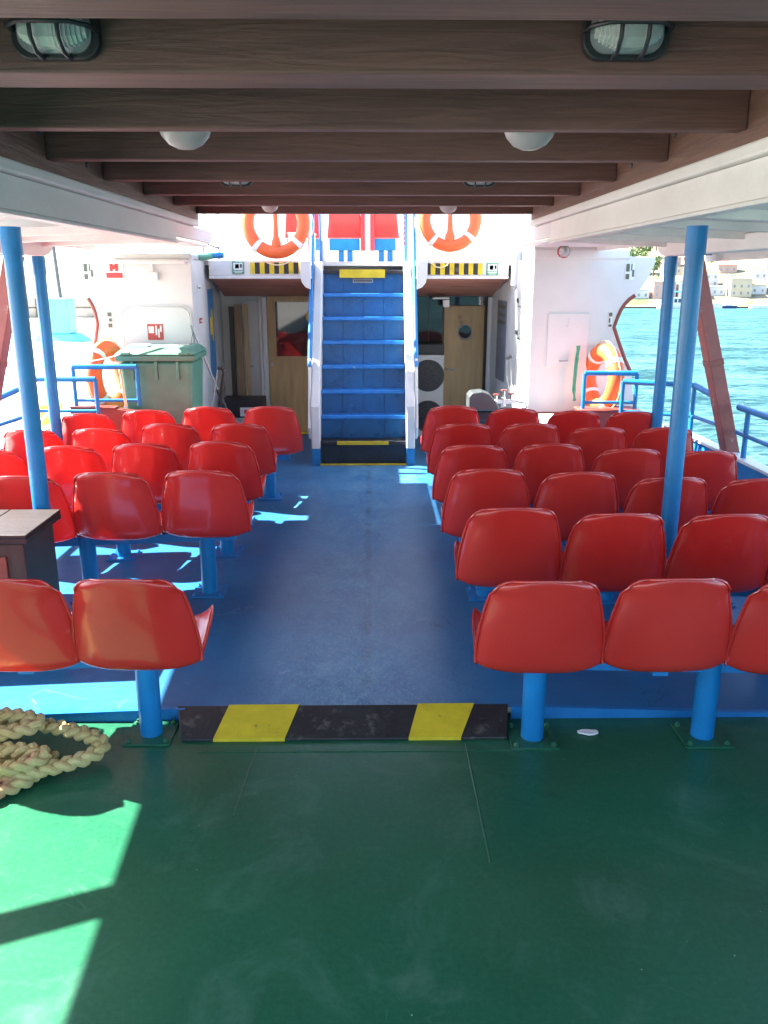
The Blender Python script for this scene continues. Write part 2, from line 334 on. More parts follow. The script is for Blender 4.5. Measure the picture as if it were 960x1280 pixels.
def tag(o, label, cat, group=None):
    o['label'] = label; o['category'] = cat
    if group: o['group'] = group
    return o
def thing(name, loc, label, cat, group=None):
    o = bpy.data.objects.new(name, None); col.objects.link(o); o.location = loc; o.empty_display_size = 0.1
    WL[o.name] = Vector(loc); return tag(o, label, cat, group)
def struct(o): o['kind'] = 'structure'; return o
def BX(*a): return MB().box(*a)
def TB(*a, **k): return MB().tube(*a, **k)
def share(o, parent, loc):                               # another part with the same mesh
    c = o.copy(); col.objects.link(c); c.parent = parent; c.location = loc; return c
def cam_z(x): return -0.035 * max(0.0, abs(x + 0.1) - 0.75)      # deck camber
BLUE = 0.054
KERB_Y = 3.215

# ------------------------------------------------------------------ decks, sea, quay, hills
def sheet(xs, ys, zf, name, mat, edge=None):
    mb = MB(); nx = len(xs); vs = [(x, y, zf(x, y)) for y in ys for x in xs]
    fs = [(j * nx + i, j * nx + i + 1, (j + 1) * nx + i + 1, (j + 1) * nx + i) for j in range(len(ys) - 1) for i in range(nx - 1)]
    if edge is not None:
        o = len(vs); vs += [(x, ys[0], edge) for x in xs]; fs += [(i, i + 1, o + i + 1, o + i) for i in range(nx - 1)]
    mb.add(vs, fs); return mb.build(name, mat)
xs = [-2.95 + 5.8 * i / 40 for i in range(41)]
struct(sheet(xs, [-3.0, 0, KERB_Y + 0.05], lambda x, y: 0.0, 'green_deck', 'green_deck_paint'))
gd = bpy.data.objects['green_deck']
for a, b_ in (((0.375, 2.30), (0.372, 3.02)), ((-0.49, 2.55), (-0.47, 3.0)), ((-0.70, 2.965), (0.70, 2.96))):
    d = Vector((b_[0] - a[0], b_[1] - a[1], 0)); k = MB(); N = 14; rw = random.Random(5)
    for i in range(N):
        f0, f1 = i / N, (i + 1.02) / N; w0 = rw.uniform(.0035, .006)
        p0 = Vector((a[0], a[1], 0.0005)) + d * f0; p1 = Vector((a[0], a[1], 0.0005)) + d * f1; sd = d.normalized().cross(Vector((0, 0, 1))) * w0; up = Vector((0, 0, 0.0022))
        k.add([p0 - sd, p0 + sd, p1 + sd, p1 - sd, p0 + up, p1 + up], [(0, 4, 5, 3), (1, 2, 5, 4), (0, 1, 4), (2, 3, 5)])
    k.build('weld_seam', 'green_deck_paint', gd)
bd = struct(sheet(xs, [KERB_Y, 5, 7, 9.9], lambda x, y: BLUE + cam_z(x), 'blue_deck', 'blue_deck_paint'))
# painted kerb face of the blue deck: a thin proud strip each side of the threshold
for a, b_ in ((-2.9, -0.80), (0.585, 2.8)):
    k = MB(); N = 12; pts = [a + (b_ - a) * i / N for i in range(N + 1)]
    k.add([(x, KERB_Y - 0.004, 0.001) for x in pts] + [(x, KERB_Y - 0.004, BLUE + cam_z(x) + 0.003) for x in pts] + [(x, KERB_Y + 0.02, BLUE + cam_z(x) + 0.003) for x in pts],
          [(i, i + 1, N + 2 + i, N + 1 + i) for i in range(N)] + [(N + 1 + i, N + 2 + i, 2 * N + 3 + i, 2 * N + 2 + i) for i in range(N)])
    k.build('kerb_face', 'blue_rail', bd)
hull = MB()
SEA0, SLOPE = -1.35, -0.0265                             # the boat is trimmed a little by the stern
def seaz(y): return SEA0 + SLOPE * y
sea = MB().add([(-1500, -300, seaz(-300)), (4500, -300, seaz(-300)), (4500, 4500, seaz(4500)), (-1500, 4500, seaz(4500))], [(0, 1, 2, 3)]).build('sea', 'sea_water')
struct(sea)
quay = BX(-160, -3.45, -60, 75, -3.5, -0.05); quay = struct(quay.build('quay', 'concrete', bevel=0.05))
def hill_h(x, y):
    d = max(0.0, (y - 372) / 330)
    return seaz(y) + 0.6 + 95 * min(1, d) ** 0.8 * (0.62 + 0.38 * math.sin(x * 0.011 + 1.2) * math.cos(y * 0.006)) + 3 * math.sin(x * 0.09) * d + 2 * math.sin(y * 0.07 + x * .05) * d
struct(sheet([-60 + 22 * i for i in range(46)], [366, 372, 385, 400, 420, 445, 475, 510, 560, 620, 700, 800], hill_h, 'hillside', 'rock'))

# ------------------------------------------------------------------ wooden roof
XR, XL = 1.275, -1.385
rf = thing('wooden_roof', (-0.05, 3, 2.30), 'dark brown stained timber roof of cross beams over the aisle', 'roof')
YB = [(-0.9, -0.78), (-0.1, 0.02), (0.70, 0.82), (1.58, 1.83), (2.275, 2.45)] + [(3.075 + 0.79 * i, 3.145 + 0.79 * i) for i in range(6)]
for a, b_ in YB:
    BX(XL + 0.001, XR - 0.001, a, b_, 2.30, 2.52).build('cross_beam', 'roof_timber', rf, bevel=0.006)
BX(XR, XR + 0.10, -1.2, 7.12, 2.255, 2.52).build('side_beam', 'roof_timber_long', rf, bevel=0.005)
BX(XL - 0.10, XL, -1.2, 7.12, 2.255, 2.52).build('side_beam', 'roof_timber_long', rf, bevel=0.005)
for sx_, xf in ((1, XR), (-1, XL)):
    for i in range(9):
        y = 2.0 + 0.6 * i
        MB().lathe([(0.014, 0), (0.014, 0.006), (0.007, 0.010)], (xf, y, 2.345 + 0.05 * (i % 2)), (-sx_, 0, 0), 8).build('bolt_head', 'dark_grey', rf)
NB = 18
for i in range(NB):                                      # roof boards above the beams
    x0 = XL - 0.1 + i * (XR - XL + 0.2) / NB; BX(x0 + 0.002, x0 + (XR - XL + 0.2) / NB - 0.002, -1.2, 7.14, 2.522, 2.55).build('roof_board', 'roof_timber_long', rf)

# ------------------------------------------------------------------ side canopies
def outer(side, y):
    return (2.44 + 0.02 * (y - 3)) if side > 0 else -(2.62 + 0.055 * (y - 2.2))
for side in (1, -1):
    xi = XR + 0.012 if side > 0 else XL - 0.012
    c = thing('side_canopy', (xi, 3, 2.06), 'white painted side canopy with ribs on the %s side of the timber roof' % ('open water' if side > 0 else 'quay'), 'canopy')
    s = side
    # inner fascia: web with a flange above and a lip below
    BX(*sorted((xi, xi + s * 0.05)), -1.2, 6.35, 2.07, 2.20).build('fascia_web', 'fascia_white', c, bevel=0.004)
    BX(*sorted((xi - s * 0.03, xi + s * 0.09)), -1.2, 7.05, 2.203, 2.252).build('fascia_flange', 'fascia_white', c, bevel=0.01)
    BX(*sorted((xi - s * 0.008, xi + s * 0.06)), -1.2, 6.36, 2.052, 2.068).build('fascia_lip', 'canopy_white', c, bevel=0.003)
    BX(*sorted((xi + s * 0.002, xi + s * 0.05)), 6.352, 7.75, 2.10, 2.20).build('fascia_end', 'white_paint', c, bevel=0.006)
    ys = [-1.2, 1, 3, 5, 6.55]
    def strip(z_in, z_out, th, x_in, inset):
        mb = MB(); vs = []
        for y in ys:
            xo = outer(side, y) - s * inset
            vs += [(x_in, y, z_in), (xo, y, z_out), (xo, y, z_out + th), (x_in, y, z_in + th)]
        fs = []
        for i in range(len(ys) - 1):
            for a, b_ in ((0, 1), (1, 2), (2, 3), (3, 0)): fs.append((i * 4 + a, i * 4 + b_, i * 4 + 4 + b_, i * 4 + 4 + a))
        fs += [(0, 1, 2, 3), tuple(range(len(vs) - 4, len(vs)))]
        return mb.add(vs, fs)
    strip(2.10, 2.055, 0.03, xi + s * 0.055, 0.02).build('canopy_sheet', 'canopy_white', c)
    for i in range(12):                                  # transverse ribs
        y = -0.9 + i * 0.66; xo = outer(side, y) - s * 0.06
        MB().bar((xi + s * 0.06, y, 2.085), (xo, y, 2.04), 0.05, 0.05).build('rib', 'canopy_white', c, bevel=0.004)
    xe = 2.0 if side > 0 else -2.36
    BX(*sorted((xi + s * 0.055, xe)), 6.552, 7.84, 2.075, 2.10).build('canopy_sheet', 'canopy_white', c, bevel=0.004)
    BX(*sorted((xe, xe + s * 0.03)), 6.552, 7.84, 2.04, 2.10).build('sheet_edge', 'canopy_white', c, bevel=0.006)
    # outer girder with a rounded end and the valance outside it
    g = MB(); prof = [(-1.2, 1.975), (6.38, 1.965), (6.47, 1.98), (6.53, 2.01), (6.55, 2.05), (6.55, 2.06), (-1.2, 2.06)]
    xg = 2.20 if side > 0 else -2.43
    g.prism(prof, 'x', xg - 0.07, xg + 0.07); g.build('outer_girder', 'canopy_white', c, bevel=0.008)
    mb = MB(); vs = []
    for y in ys:
        xo = outer(side, y); vs += [(xo - s * 0.02, y, 1.93), (xo, y, 1.93), (xo, y, 2.09), (xo - s * 0.02, y, 2.09)]
    fs = []
    for i in range(len(ys) - 1):
        for a, b_ in ((0, 1), (1, 2), (2, 3), (3, 0)): fs.append((i * 4 + a, i * 4 + b_, i * 4 + 4 + b_, i * 4 + 4 + a))
    mb.add(vs, fs + [(0, 1, 2, 3), tuple(range(len(vs) - 4, len(vs)))]); mb.build('valance', 'canopy_white', c)

# ------------------------------------------------------------------ poles and struts
def pole(x, y, z1, label, zb=None):
    zb = BLUE + cam_z(x) if zb is None else zb
    p_ = thing('support_pole', (x, y, zb), label, 'pole', 'blue poles carrying the side canopies')
    TB([(x, y, zb), (x, y, zb + 0.8), (x, y, z1 - 0.13)], 0.043, 16).build('shaft', 'blue_paint', p_, smooth=True)
    TB([(x, y, z1 - 0.13), (x, y, z1)], 0.048, 16).build('collar', 'blue_paint', p_, smooth=True)
    MB().lathe([(0.085, 0), (0.085, 0.012), (0.05, 0.02)], (x, y, zb)).build('base_flange', 'blue_rail', p_, smooth=True)
pole(1.515, 4.10, 2.048, 'thick blue pole rising from among the red seats on the open water side')
pole(-1.715, 4.22, 2.048, 'thick blue pole rising behind the wooden chest')
pole(2.20, 6.42, 1.965, 'blue pole beside red strut and bulwark on the open water side')
pole(-2.43, 6.42, 1.965, 'blue pole beside red strut at quay side railing')
for side, label in ((1, 'red brown diagonal box strut between canopy and bulwark on the open water side'), (-1, 'red brown diagonal box strut between canopy and bulwark on the quay side')):
    X0, X1 = (2.30, 2.72) if side > 0 else (-2.53, -2.94)
    s_ = thing('diagonal_strut', (X1, 6.32, 0.5), label, 'strut')
    MB().bar((X0, 6.25, 1.97), (X1, 6.22, 0.50), 0.10, 0.13, up=(0, 1, 0)).build('box_section', 'strut_red', s_, bevel=0.006)
    BX(X0 - 0.10, X0 + 0.09, 6.14, 6.34, 1.966, 1.974).build('top_plate', 'dark_grey', s_)
    a = Vector((X0, 6.25, 1.97)); b_ = Vector((X1, 6.22, 0.5)); d = (b_ - a)
    MB().bar(a + d * 0.50, a + d * 0.53, 0.108, 0.138, up=(0, 1, 0)).build('weld_band', 'red_brown', s_, bevel=0.003)
st = thing('diagonal_strut', (-2.62, 2.0, 0.5), 'red brown sloping brace under the quay side canopy near the rope', 'strut')
MB().bar((-2.62, 2.78, 2.03), (-2.62, 1.75, 0.5), 0.06, 0.20, up=(1, 0, 0)).build('box_section', 'strut_red', st, bevel=0.005)
BX(-2.70, -2.54, 2.68, 2.90, 2.0, 2.04).build('top_plate', 'dark_grey', st)

# ------------------------------------------------------------------ bulwarks and side railings
for side in (1, -1):
    bx_ = 2.70 if side > 0 else -2.92
    bw = thing('bulwark', (bx_, 4, 0), 'blue inside bulwark plate with white capping along the %s side' % ('open water' if side > 0 else 'quay'), 'bulwark')
    def bwx(y): return bx_ - (1 if side > 0 else -1) * 0.10 * max(0, (y - 5.2) / 2.6) ** 2
    for nm, mt, z0, z1, th in (('plate', 'blue_rail', -0.5, 0.53, 0.02), ('cap', 'white_paint', 0.532, 0.552, 0.05)):
        mb = MB(); ys = [-3, 0, 2, 4, 5, 5.6, 6.2, 6.8, 7.4, 8.0]; vs = []; fs = []
        for y in ys:
            x = bwx(y); vs += [(x - th, y, z0), (x + th, y, z0), (x + th, y, z1), (x - th, y, z1)]
        for i in range(len(ys) - 1):
            for a, b_ in ((0, 1), (1, 2), (2, 3), (3, 0)): fs.append((i * 4 + a, i * 4 + b_, i * 4 + 4 + b_, i * 4 + 4 + a))
        mb.add(vs, fs + [(0, 1, 2, 3), tuple(range(len(vs) - 4, len(vs)))]); mb.build(nm, mt, bw)
    rl = thing('side_railing', (bx_, 4, 0.55), 'blue tubular side railing on the bulwark along the %s' % ('open water' if side > 0 else 'quay'), 'railing')
    for z_, r_ in ((0.90, 0.024), (0.715, 0.016)):
        TB([(bwx(y), y, z_) for y in (-2.5, 0, 2, 4, 5, 5.6, 6.1)], r_, 10).build('rail', 'blue_rail', rl, smooth=True)
        TB([(bwx(6.3), 6.32, z_), ((2.56, 6.66) if side > 0 else (-2.76, 6.92)) + ((0.99 if z_ > .8 else 0.745),)], r_, 10).build('rail', 'blue_rail', rl, smooth=True)
    for y in (-2, -0.6, 0.8, 2.2, 3.6, 5.0, 5.95):
        TB([(bwx(y), y, 0.55), (bwx(y), y, 0.90)], 0.019, 10).build('post', 'blue_rail', rl, smooth=True)

def rail_frame(pts_x, y, ztop, zmid, zbot, label, y2=None):
    x0, x1 = pts_x; r = thing('end_railing', (x0, y, zbot), label, 'railing')
    TB([(x0, y, ztop), (x1, y2 or y, ztop)], 0.022, 10).build('top_rail', 'blue_paint', r, smooth=True)
    TB([(x0, y, zmid), (x1, y2 or y, zmid)], 0.014, 10).build('mid_rail', 'blue_paint', r, smooth=True)
    for x, yy in ((x0, y), (x1, y2 or y)): TB([(x, yy, zbot), (x, yy, ztop)], 0.018, 10).build('post', 'blue_paint', r, smooth=True)
    return r
rail_frame((1.835, 2.29), 7.28, 1.018, 0.765, 0.705, 'short blue rail on brown locker beside the orange ring on the open water side')
rail_frame((2.065, 2.56), 6.92, 0.99, 0.745, 0.06, 'blue end rail beside blue pole on the open water side', 6.66)
rail_frame((-2.49, -1.96), 7.08, 1.10, 0.82, 0.775, 'short blue rail on brown locker in front of green bin')
rail_frame((-2.76, -2.26), 6.92, 1.015, 0.755, 0.06, 'blue end rail beside blue pole on the quay side', 6.92)

# ------------------------------------------------------------------ red seats
def seat_mesh():
    prof = [(0.160, 0.395, 0.150), (0.172, 0.425, 0.182), (0.162, 0.450, 0.203), (0.10, 0.448, 0.216), (0.01, 0.432, 0.222), (-0.09, 0.412, 0.226), (-0.17, 0.400, 0.229),
            (-0.225, 0.402, 0.232), (-0.262, 0.428, 0.235), (-0.280, 0.475, 0.2355), (-0.294, 0.54, 0.232), (-0.306, 0.61, 0.2235), (-0.317, 0.68, 0.209),
            (-0.325, 0.735, 0.194), (-0.331, 0.768, 0.181), (-0.335, 0.790, 0.166), (-0.337, 0.804, 0.147), (-0.335, 0.8105, 0.120)]
    U = [-1, -0.94, -0.85, -0.7, -0.5, -0.25, 0, 0.25, 0.5, 0.7, 0.85, 0.94, 1]
    vs = []; nu = len(U)
    for k, (y, z, wd) in enumerate(prof):
        isback = max(0, min(1, (k - 6) / 3))
        for u in U:
            e = abs(u) ** 4
            dy = 0.075 * (abs(u) ** 3.2) * isback * (1 if k < 14 else 0.6); dz = 0.052 * e * (1 - isback)
            tp = max(0.0, (k - 11) / 6)
            vs.append((u * wd, y + dy, z + dz - 0.017 * tp * abs(u) ** 2.6))
    fs = [(j * nu + i, j * nu + i + 1, (j + 1) * nu + i + 1, (j + 1) * nu + i) for j in range(len(prof) - 1) for i in range(nu - 1)]
    me = bpy.data.meshes.new('seat'); me.from_pydata(vs, [], fs); me.shade_smooth()
    me.materials.append(MATS['red_plastic'])
    out = []
    N = len(prof)
    out += [vs[j * nu] for j in range(N)] + [vs[(N - 1) * nu + i] for i in range(1, nu)] + [vs[j * nu + nu - 1] for j in range(N - 2, -1, -1)] + [vs[i] for i in range(nu - 2, 0, -1)]
    return me, out
SEAT_ME, SEAT_EDGE = seat_mesh()
RIM_ME = TB(SEAT_EDGE, 0.0052, 8, closed=True).build('seat_rim', 'red_plastic', smooth=True)
rim_mesh = RIM_ME.data; bpy.data.objects.remove(RIM_ME)
def local_mesh(mb, name, mat, smooth=False):
    o = mb.build(name, mat, smooth=smooth); me = o.data; bpy.data.objects.remove(o); WL.pop(name, None); return me
POST_ME = local_mesh(TB([(0, 0, 0), (0, 0, 0.372)], 0.046, 18), 'post', 'blue_paint', True)
PLATE_ME = local_mesh(BX(-0.095, 0.095, -0.095, 0.095, 0.0, 0.007), 'base_plate', 'blue_rail')
PLATE_GREEN = PLATE_ME.copy(); PLATE_GREEN.materials[0] = MATS['green_deck_paint']
BOLT_ME = local_mesh(MB().lathe([(0.012, 0), (0.012, 0.007), (0.006, 0.012), (0.006, 0.018)], (0, 0, 0), k=6), 'bolt', 'blue_rail')
BOLT_GREEN = BOLT_ME.copy(); BOLT_GREEN.materials[0] = MATS['green_deck_paint']
BRK_ME = local_mesh(BX(-0.03, 0.03, -0.15, 0.15, 0.372, 0.392), 'bracket', 'blue_rail')
def part(name, me, parent, loc, mod=None):
    o = bpy.data.objects.new(name, me); col.objects.link(o); o.parent = parent; o.location = loc; return o
def bench(xs_, y, zb, posts, label, green=False):
    t_ = thing('seat_row', (xs_[0], y, zb), label, 'seat row', 'rows of red plastic seats on blue posts')
    x0 = xs_[0]
    for x in xs_:
        dz = cam_z(x) if not green else cam_z(x) * 0.8
        o = part('seat', SEAT_ME, t_, (x - x0, random.uniform(-.006, .006), dz + random.uniform(-.003, .003)))
        o.rotation_euler = (R(random.uniform(-1.3, 1.3)), 0, R(random.uniform(-1.6, 1.6)))
        so = o.modifiers.new('thick', 'SOLIDIFY'); so.thickness = 0.008; so.offset = -1
        sd = o.modifiers.new('smooth', 'SUBSURF'); sd.levels = 1; sd.render_levels = 1
        rm = part('seat_rim', rim_mesh, o, (0, 0, 0))
        bk = part('bracket', BRK_ME, t_, (x - x0, -0.02, dz))
    a, b_ = min(xs_), max(xs_)
    mb = MB(); pts = [a - 0.12 + (b_ - a + 0.24) * i / 8 for i in range(9)]
    for i in range(8):
        q0, q1 = pts[i], pts[i + 1]
        z0 = zb + 0.345 + cam_z(q0) * (0.8 if green else 1); z1 = zb + 0.345 + cam_z(q1) * (0.8 if green else 1)
        mb.bar((q0, y, z0), (q1 + 0.0005, y, z1), 0.05, 0.05)
    mb.build('support_beam', 'blue_rail', t_)
    for x in posts:
        dz = 0 if green else cam_z(x)
        ps = part('post', POST_ME, t_, (x - x0, 0, dz))
        bp = part('base_plate', PLATE_GREEN if green else PLATE_ME, t_, (x - x0, 0, dz + 0.001))
        for sx in (-1, 1):
            for sy in (-1, 1): part('bolt', BOLT_GREEN if green else BOLT_ME, bp, (sx * 0.075, sy * 0.075, 0.007))
    return t_
ords = ['first', 'second', 'third', 'fourth', 'fifth', 'sixth']
SP = 0.471
RX = [0.618, 0.615, 0.61, 0.612, 0.618, 0.618]
for k in range(6):
    y = 3.06 + 0.732 * k
    x0 = RX[k]; xs_ = [x0 + SP * j for j in range(4)]
    lab = ('row of glossy red plastic seats bolted to the green deck on the open water side' if k == 0 else
           '%s row of red seats from the black and yellow threshold, on the open water side' % ords[k])
    bench(xs_, y, 0.0 if k == 0 else BLUE, [x0 + 0.03, x0 + 0.73, x0 + 1.36], lab, k == 0)
LROW = [(0, 3.11, -0.872, 3), (2, 4.60, -0.905, 4), (3, 5.33, -0.925, 4), (4, 6.04, -0.930, 4), (5, 6.77, -0.800, 4)]
LLAB = ['row of red seats bolted to the green deck above the coiled rope', 'row of red seats directly behind the wooden chest and blue pole, quay side',
        'third quay side row of red seats counted from the green bin', 'second quay side row of red seats counted from the green bin',
        'row of red seats in front of the green bin, set closer to the aisle']
for (k, y, x0, nn), lab in zip(LROW, LLAB):
    sp = 0.455 if k == 0 else 0.474
    xs_ = [x0 - sp * j for j in range(nn)]
    bench(xs_, y, 0.0 if k == 0 else BLUE, [x0 - 0.045, x0 - 0.73] + ([x0 - 1.36] if nn == 4 else []), lab, k == 0)

# ------------------------------------------------------------------ threshold
th = thing('threshold', (-0.1, 3.1, 0), 'black and yellow striped threshold ramp between green and blue decks', 'threshold')
Y0, Y1, Z0, Z1 = 3.045, 3.235, 0.004, BLUE + 0.006
def slab(xa0, xb0, xa1, xb1, name, mat, lift=0.0, yb=Y1, ya=Y0, bev=0.0):
    zA = Z0 + 0.008 + lift; zB = Z1 + lift
    mb = MB().add([(xa0, ya, 0.001), (xb0, ya, 0.001), (xb1, yb, 0.001), (xa1, yb, 0.001), (xa0, ya, zA), (xb0, ya, zA), (xb1, yb, zB), (xa1, yb, zB)],
                  [(0, 3, 2, 1), (4, 5, 6, 7), (0, 1, 5, 4), (1, 2, 6, 5), (2, 3, 7, 6), (3, 0, 4, 7)])
    return mb.build(name, mat, th, bevel=bev)
slab(-0.78, 0.545, -0.835, 0.575, 'ramp_plate', 'black_paint', bev=0.003)
slab(-0.652, -0.362, -0.615, -0.318, 'yellow_stripe', 'yellow_paint', 0.003, Y1 + 0.002, Y0 - 0.002)
slab(0.142, 0.355, 0.190, 0.430, 'yellow_stripe', 'yellow_paint', 0.003, Y1 + 0.002, Y0 - 0.002)

# ------------------------------------------------------------------ wooden chest
ch = thing('wooden_chest', (-1.95, 3.92, BLUE), 'dark wooden chest with red front panel and overhanging lid beside blue pole', 'chest')
zb = BLUE + cam_z(-1.9)
BX(-2.30, -1.615, 3.72, 4.09, zb, 0.63).build('body', 'dark_timber', ch, bevel=0.006)
BX(-2.22, -1.70, 3.708, 3.719, 0.14, 0.57).build('front_panel', 'chest_red', ch, bevel=0.003)
ld = BX(-2.34, -1.58, 3.685, 4.12, 0.640, 0.668).build('lid', 'chest_timber', ch, bevel=0.006)
for x in (-2.34, -2.087, -1.834): BX(x + .002, x + 0.251, 3.68, 4.125, 0.669, 0.686).build('lid_board', 'chest_timber', ld, bevel=0.004)
for x in (-2.1, -1.85): BX(x, x + 0.05, 3.698, 3.7075, 0.56, 0.63).build('hasp', 'grey_metal', ch)

# ------------------------------------------------------------------ mooring rope
def braid(path, A, B, r, turn):
    cum = [0]; P = [Vector(x) for x in path]
    for a, b_ in zip(P, P[1:]): cum.append(cum[-1] + (b_ - a).length)
    mb = MB()
    for i in range(3):
        pts = []
        for q, (c_, s_) in enumerate(zip(P, cum)):
            tg = (P[min(q + 1, len(P) - 1)] - P[max(q - 1, 0)]).normalized(); a, b2 = frame(tg)
            ph = 2 * math.pi * s_ / turn + 2 * math.pi * i / 3
            pts.append(c_ + a * A * math.sin(ph) + b2 * B * math.sin(2 * ph))
        mb.tube(pts, r, 8)
    return mb
ropet = thing('mooring_rope', (-1.6, 2.8, 0), 'thick cream braided mooring rope coiled in loops on the green deck', 'rope')
def loop(cx, cy, rx, ry, z0, zamp, ph, n=150, skew=0.0):
    out = []
    for i in range(n + 1):
        a = 2 * math.pi * i / n
        x = cx + rx * math.cos(a) * (1 + 0.04 * math.sin(2 * a + ph)); y = cy + ry * math.sin(a) * (1 + .25 * math.cos(a + ph)) + skew * (x - cx)
        out.append((x, y, z0 + zamp * math.sin(a + ph)))
    return out
for q in ((-1.70, 2.72, 0.42, 0.13, 0.033, 0.0, 0.3, 0.10), (-1.68, 2.80, 0.43, 0.12, 0.036, 0.003, 1.0, 0.10), (-1.70, 2.77, 0.44, 0.12, 0.082, 0.006, 2.0, 0.08),
          (-1.54, 2.885, 0.475, 0.175, 0.085, -0.03, 2.6, 0.04), (-1.76, 2.95, 0.44, 0.07, 0.135, 0.01, 0.0, 0.02)):
    cx, cy, rx, ry, z0, za, ph, sk = q
    braid(loop(cx, cy, rx, ry, z0, za, ph, skew=sk), 0.0205, 0.0105, 0.0165, 0.15).build('rope_turn', 'rope_fibre', ropet, smooth=True)

# litter
pm = MB(); random.seed(3)
ring = [(0.045 * math.cos(a) * random.uniform(.75, 1.1), 0.024 * math.sin(a) * random.uniform(.7, 1.1)) for a in [i * 2 * math.pi / 11 for i in range(11)]]
pm.add([(0.89 + x, 3.09 + y, 0.006 + random.uniform(0, .006)) for x, y in ring] + [(0.89, 3.09, 0.010)] + [(0.89 + x, 3.09 + y, 0.004) for x, y in ring],
       [(i, (i + 1) % 11, 11) for i in range(11)] + [(i, 12 + i, 12 + (i + 1) % 11, (i + 1) % 11) for i in range(11)] + [tuple(range(12, 23))])
tag(pm.build('paper_scrap', 'paper'), 'small torn white scrap of paper lying on the green deck', 'litter')

# ------------------------------------------------------------------ deckhouse sides (flanking bulkheads)
HY = 7.80
def house(side):
    R_ = side > 0
    h = thing('deckhouse_side', (1.45 if R_ else -1.61, HY, 0.6), 'white deckhouse side with curved outer edge, %s' % ('square access hatch, open water side' if R_ else 'round cornered hatch behind the green bin'), 'deckhouse')
    if R_:
        poly = [(1.447, 0.60), (1.447, 2.12), (2.02, 2.11), (2.02, 2.00), (2.535, 1.99), (2.53, 1.93), (2.505, 1.86), (2.47, 1.79), (2.425, 1.72), (2.375, 1.66), (2.325, 1.625), (2.285, 1.58), (2.255, 1.53), (2.232, 1.47), (2.217, 1.42), (2.205, 1.375),
                (2.26, 1.24), (2.33, 1.08), (2.40, 0.95), (2.45, 0.60)]
    else:
        poly = [(-1.61, 0.60), (-1.61, 2.02), (-2.33, 2.02), (-2.36, 1.97), (-2.38, 1.93), (-2.70, 1.99), (-2.705, 1.93), (-2.695, 1.86), (-2.67, 1.79), (-2.635, 1.73), (-2.585, 1.68), (-2.545, 1.635), (-2.515, 1.58), (-2.495, 1.52), (-2.485, 1.46),
                (-2.48, 1.41), (-2.51, 1.27), (-2.55, 1.14), (-2.58, 1.0), (-2.60, 0.85), (-2.60, 0.60)]
    MB().prism(poly, 'y', HY, HY + 0.03).build('front_plate', 'white_paint', h, bevel=0.004)
    # red painted rim on the curved edge
    e = [q for q in poly if 0.9 < q[1] < 1.67 and abs(q[0]) > 1.9]
    if not R_: e = e[::-1][::-1]
    mb = MB()
    mb.tube([(x, HY + 0.012, z) for x, z in e], 0.021, 8); mb.build('edge_rim', 'red_brown', h, smooth=True)
    xi0, xi1 = (1.447, 1.335) if R_ else (-1.61, -1.705)
    s = 1 if R_ else -1
    # inner wall, leaning plan line from the plate back to the cabin front, built of vertical boards
    N = 9; top = 1.97
    for i in range(N):
        y0 = HY + 0.032 + (9.75 - HY - 0.03) * i / N; y1 = HY + 0.032 + (9.75 - HY - 0.03) * (i + 1) / N - 0.006
        f0 = (y0 - HY) / 1.95; f1 = (y1 - HY) / 1.95
        xa = xi0 + (xi1 - xi0) * f0; xb = xi0 + (xi1 - xi0) * f1
        mb = MB().add([(xa, y0, .03), (xb, y1, .03), (xb + s * .03, y1, .03), (xa + s * .03, y0, .03), (xa, y0, top), (xb, y1, top), (xb + s * .03, y1, top), (xa + s * .03, y0, top)],
                      [(0, 3, 2, 1), (4, 5, 6, 7), (0, 1, 5, 4), (1, 2, 6, 5), (2, 3, 7, 6), (3, 0, 4, 7)])
        mb.build('wall_board', 'white_panel' if i > 4 else 'white_paint', h, bevel=0.003)
    BX(*sorted((xi0 + s * 0.10, s * 2.18 if R_ else -2.38)), HY + 0.031, 12.0, 0.3, 1.965).build('core', 'white_panel', h)
    BX(*sorted((xi0, s * 2.3 if R_ else -2.45)), HY - 0.012, 9.9, 1.97, 2.02 if not R_ else 2.06).build('roof_slab', 'white_paint', h, bevel=0.012)
    # red-brown coaming under the plate
    BX(*sorted((xi0 + s * .002, s * 2.48 if R_ else -2.60)), HY - 0.015, HY + 0.04, 0.0, 0.60).build('coaming', 'red_brown', h, bevel=0.006)
    return h
HR = house(1); HL = house(-1)
# hatches and details on the plates
hm = BX(1.60, 1.97, HY - 0.014, HY - 0.001, 1.02, 1.50).build('hatch', 'white_paint', HR, bevel=0.006)
TB([(1.72, HY - 0.02, 1.075), (1.72, HY - 0.04, 1.075), (1.79, HY - 0.04, 1.08), (1.79, HY - 0.02, 1.08)], 0.007, 8).build('handle', 'grey_metal', hm, smooth=True)
def rrect(x0, x1, z0, z1, r, k=6):
    out = []
    for cx, cz, a0 in ((x1 - r, z0 + r, -90), (x1 - r, z1 - r, 0), (x0 + r, z1 - r, 90), (x0 + r, z0 + r, 180)):
        for i in range(k + 1):
            a = R(a0 + 90 * i / k); out.append((cx + r * math.cos(a), cz + r * math.sin(a)))
    return out
hm2 = MB().prism(rrect(-2.24, -1.64, 0.72, 1.56, 0.09), 'y', HY - 0.016, HY - 0.001).build('hatch', 'white_paint', HL, bevel=0.005)
TB([(x, HY - 0.018, z) for x, z in rrect(-2.25, -1.63, 0.71, 1.57, 0.09)], 0.006, 6, closed=True).build('hatch_gasket', 'white_panel', hm2, smooth=True)
for z in (1.30, 0.95): TB([(-1.63, HY - 0.03, z), (-1.63, HY - 0.03, z + 0.09)], 0.012, 8).build('hinge', 'grey_metal', hm2, smooth=True)
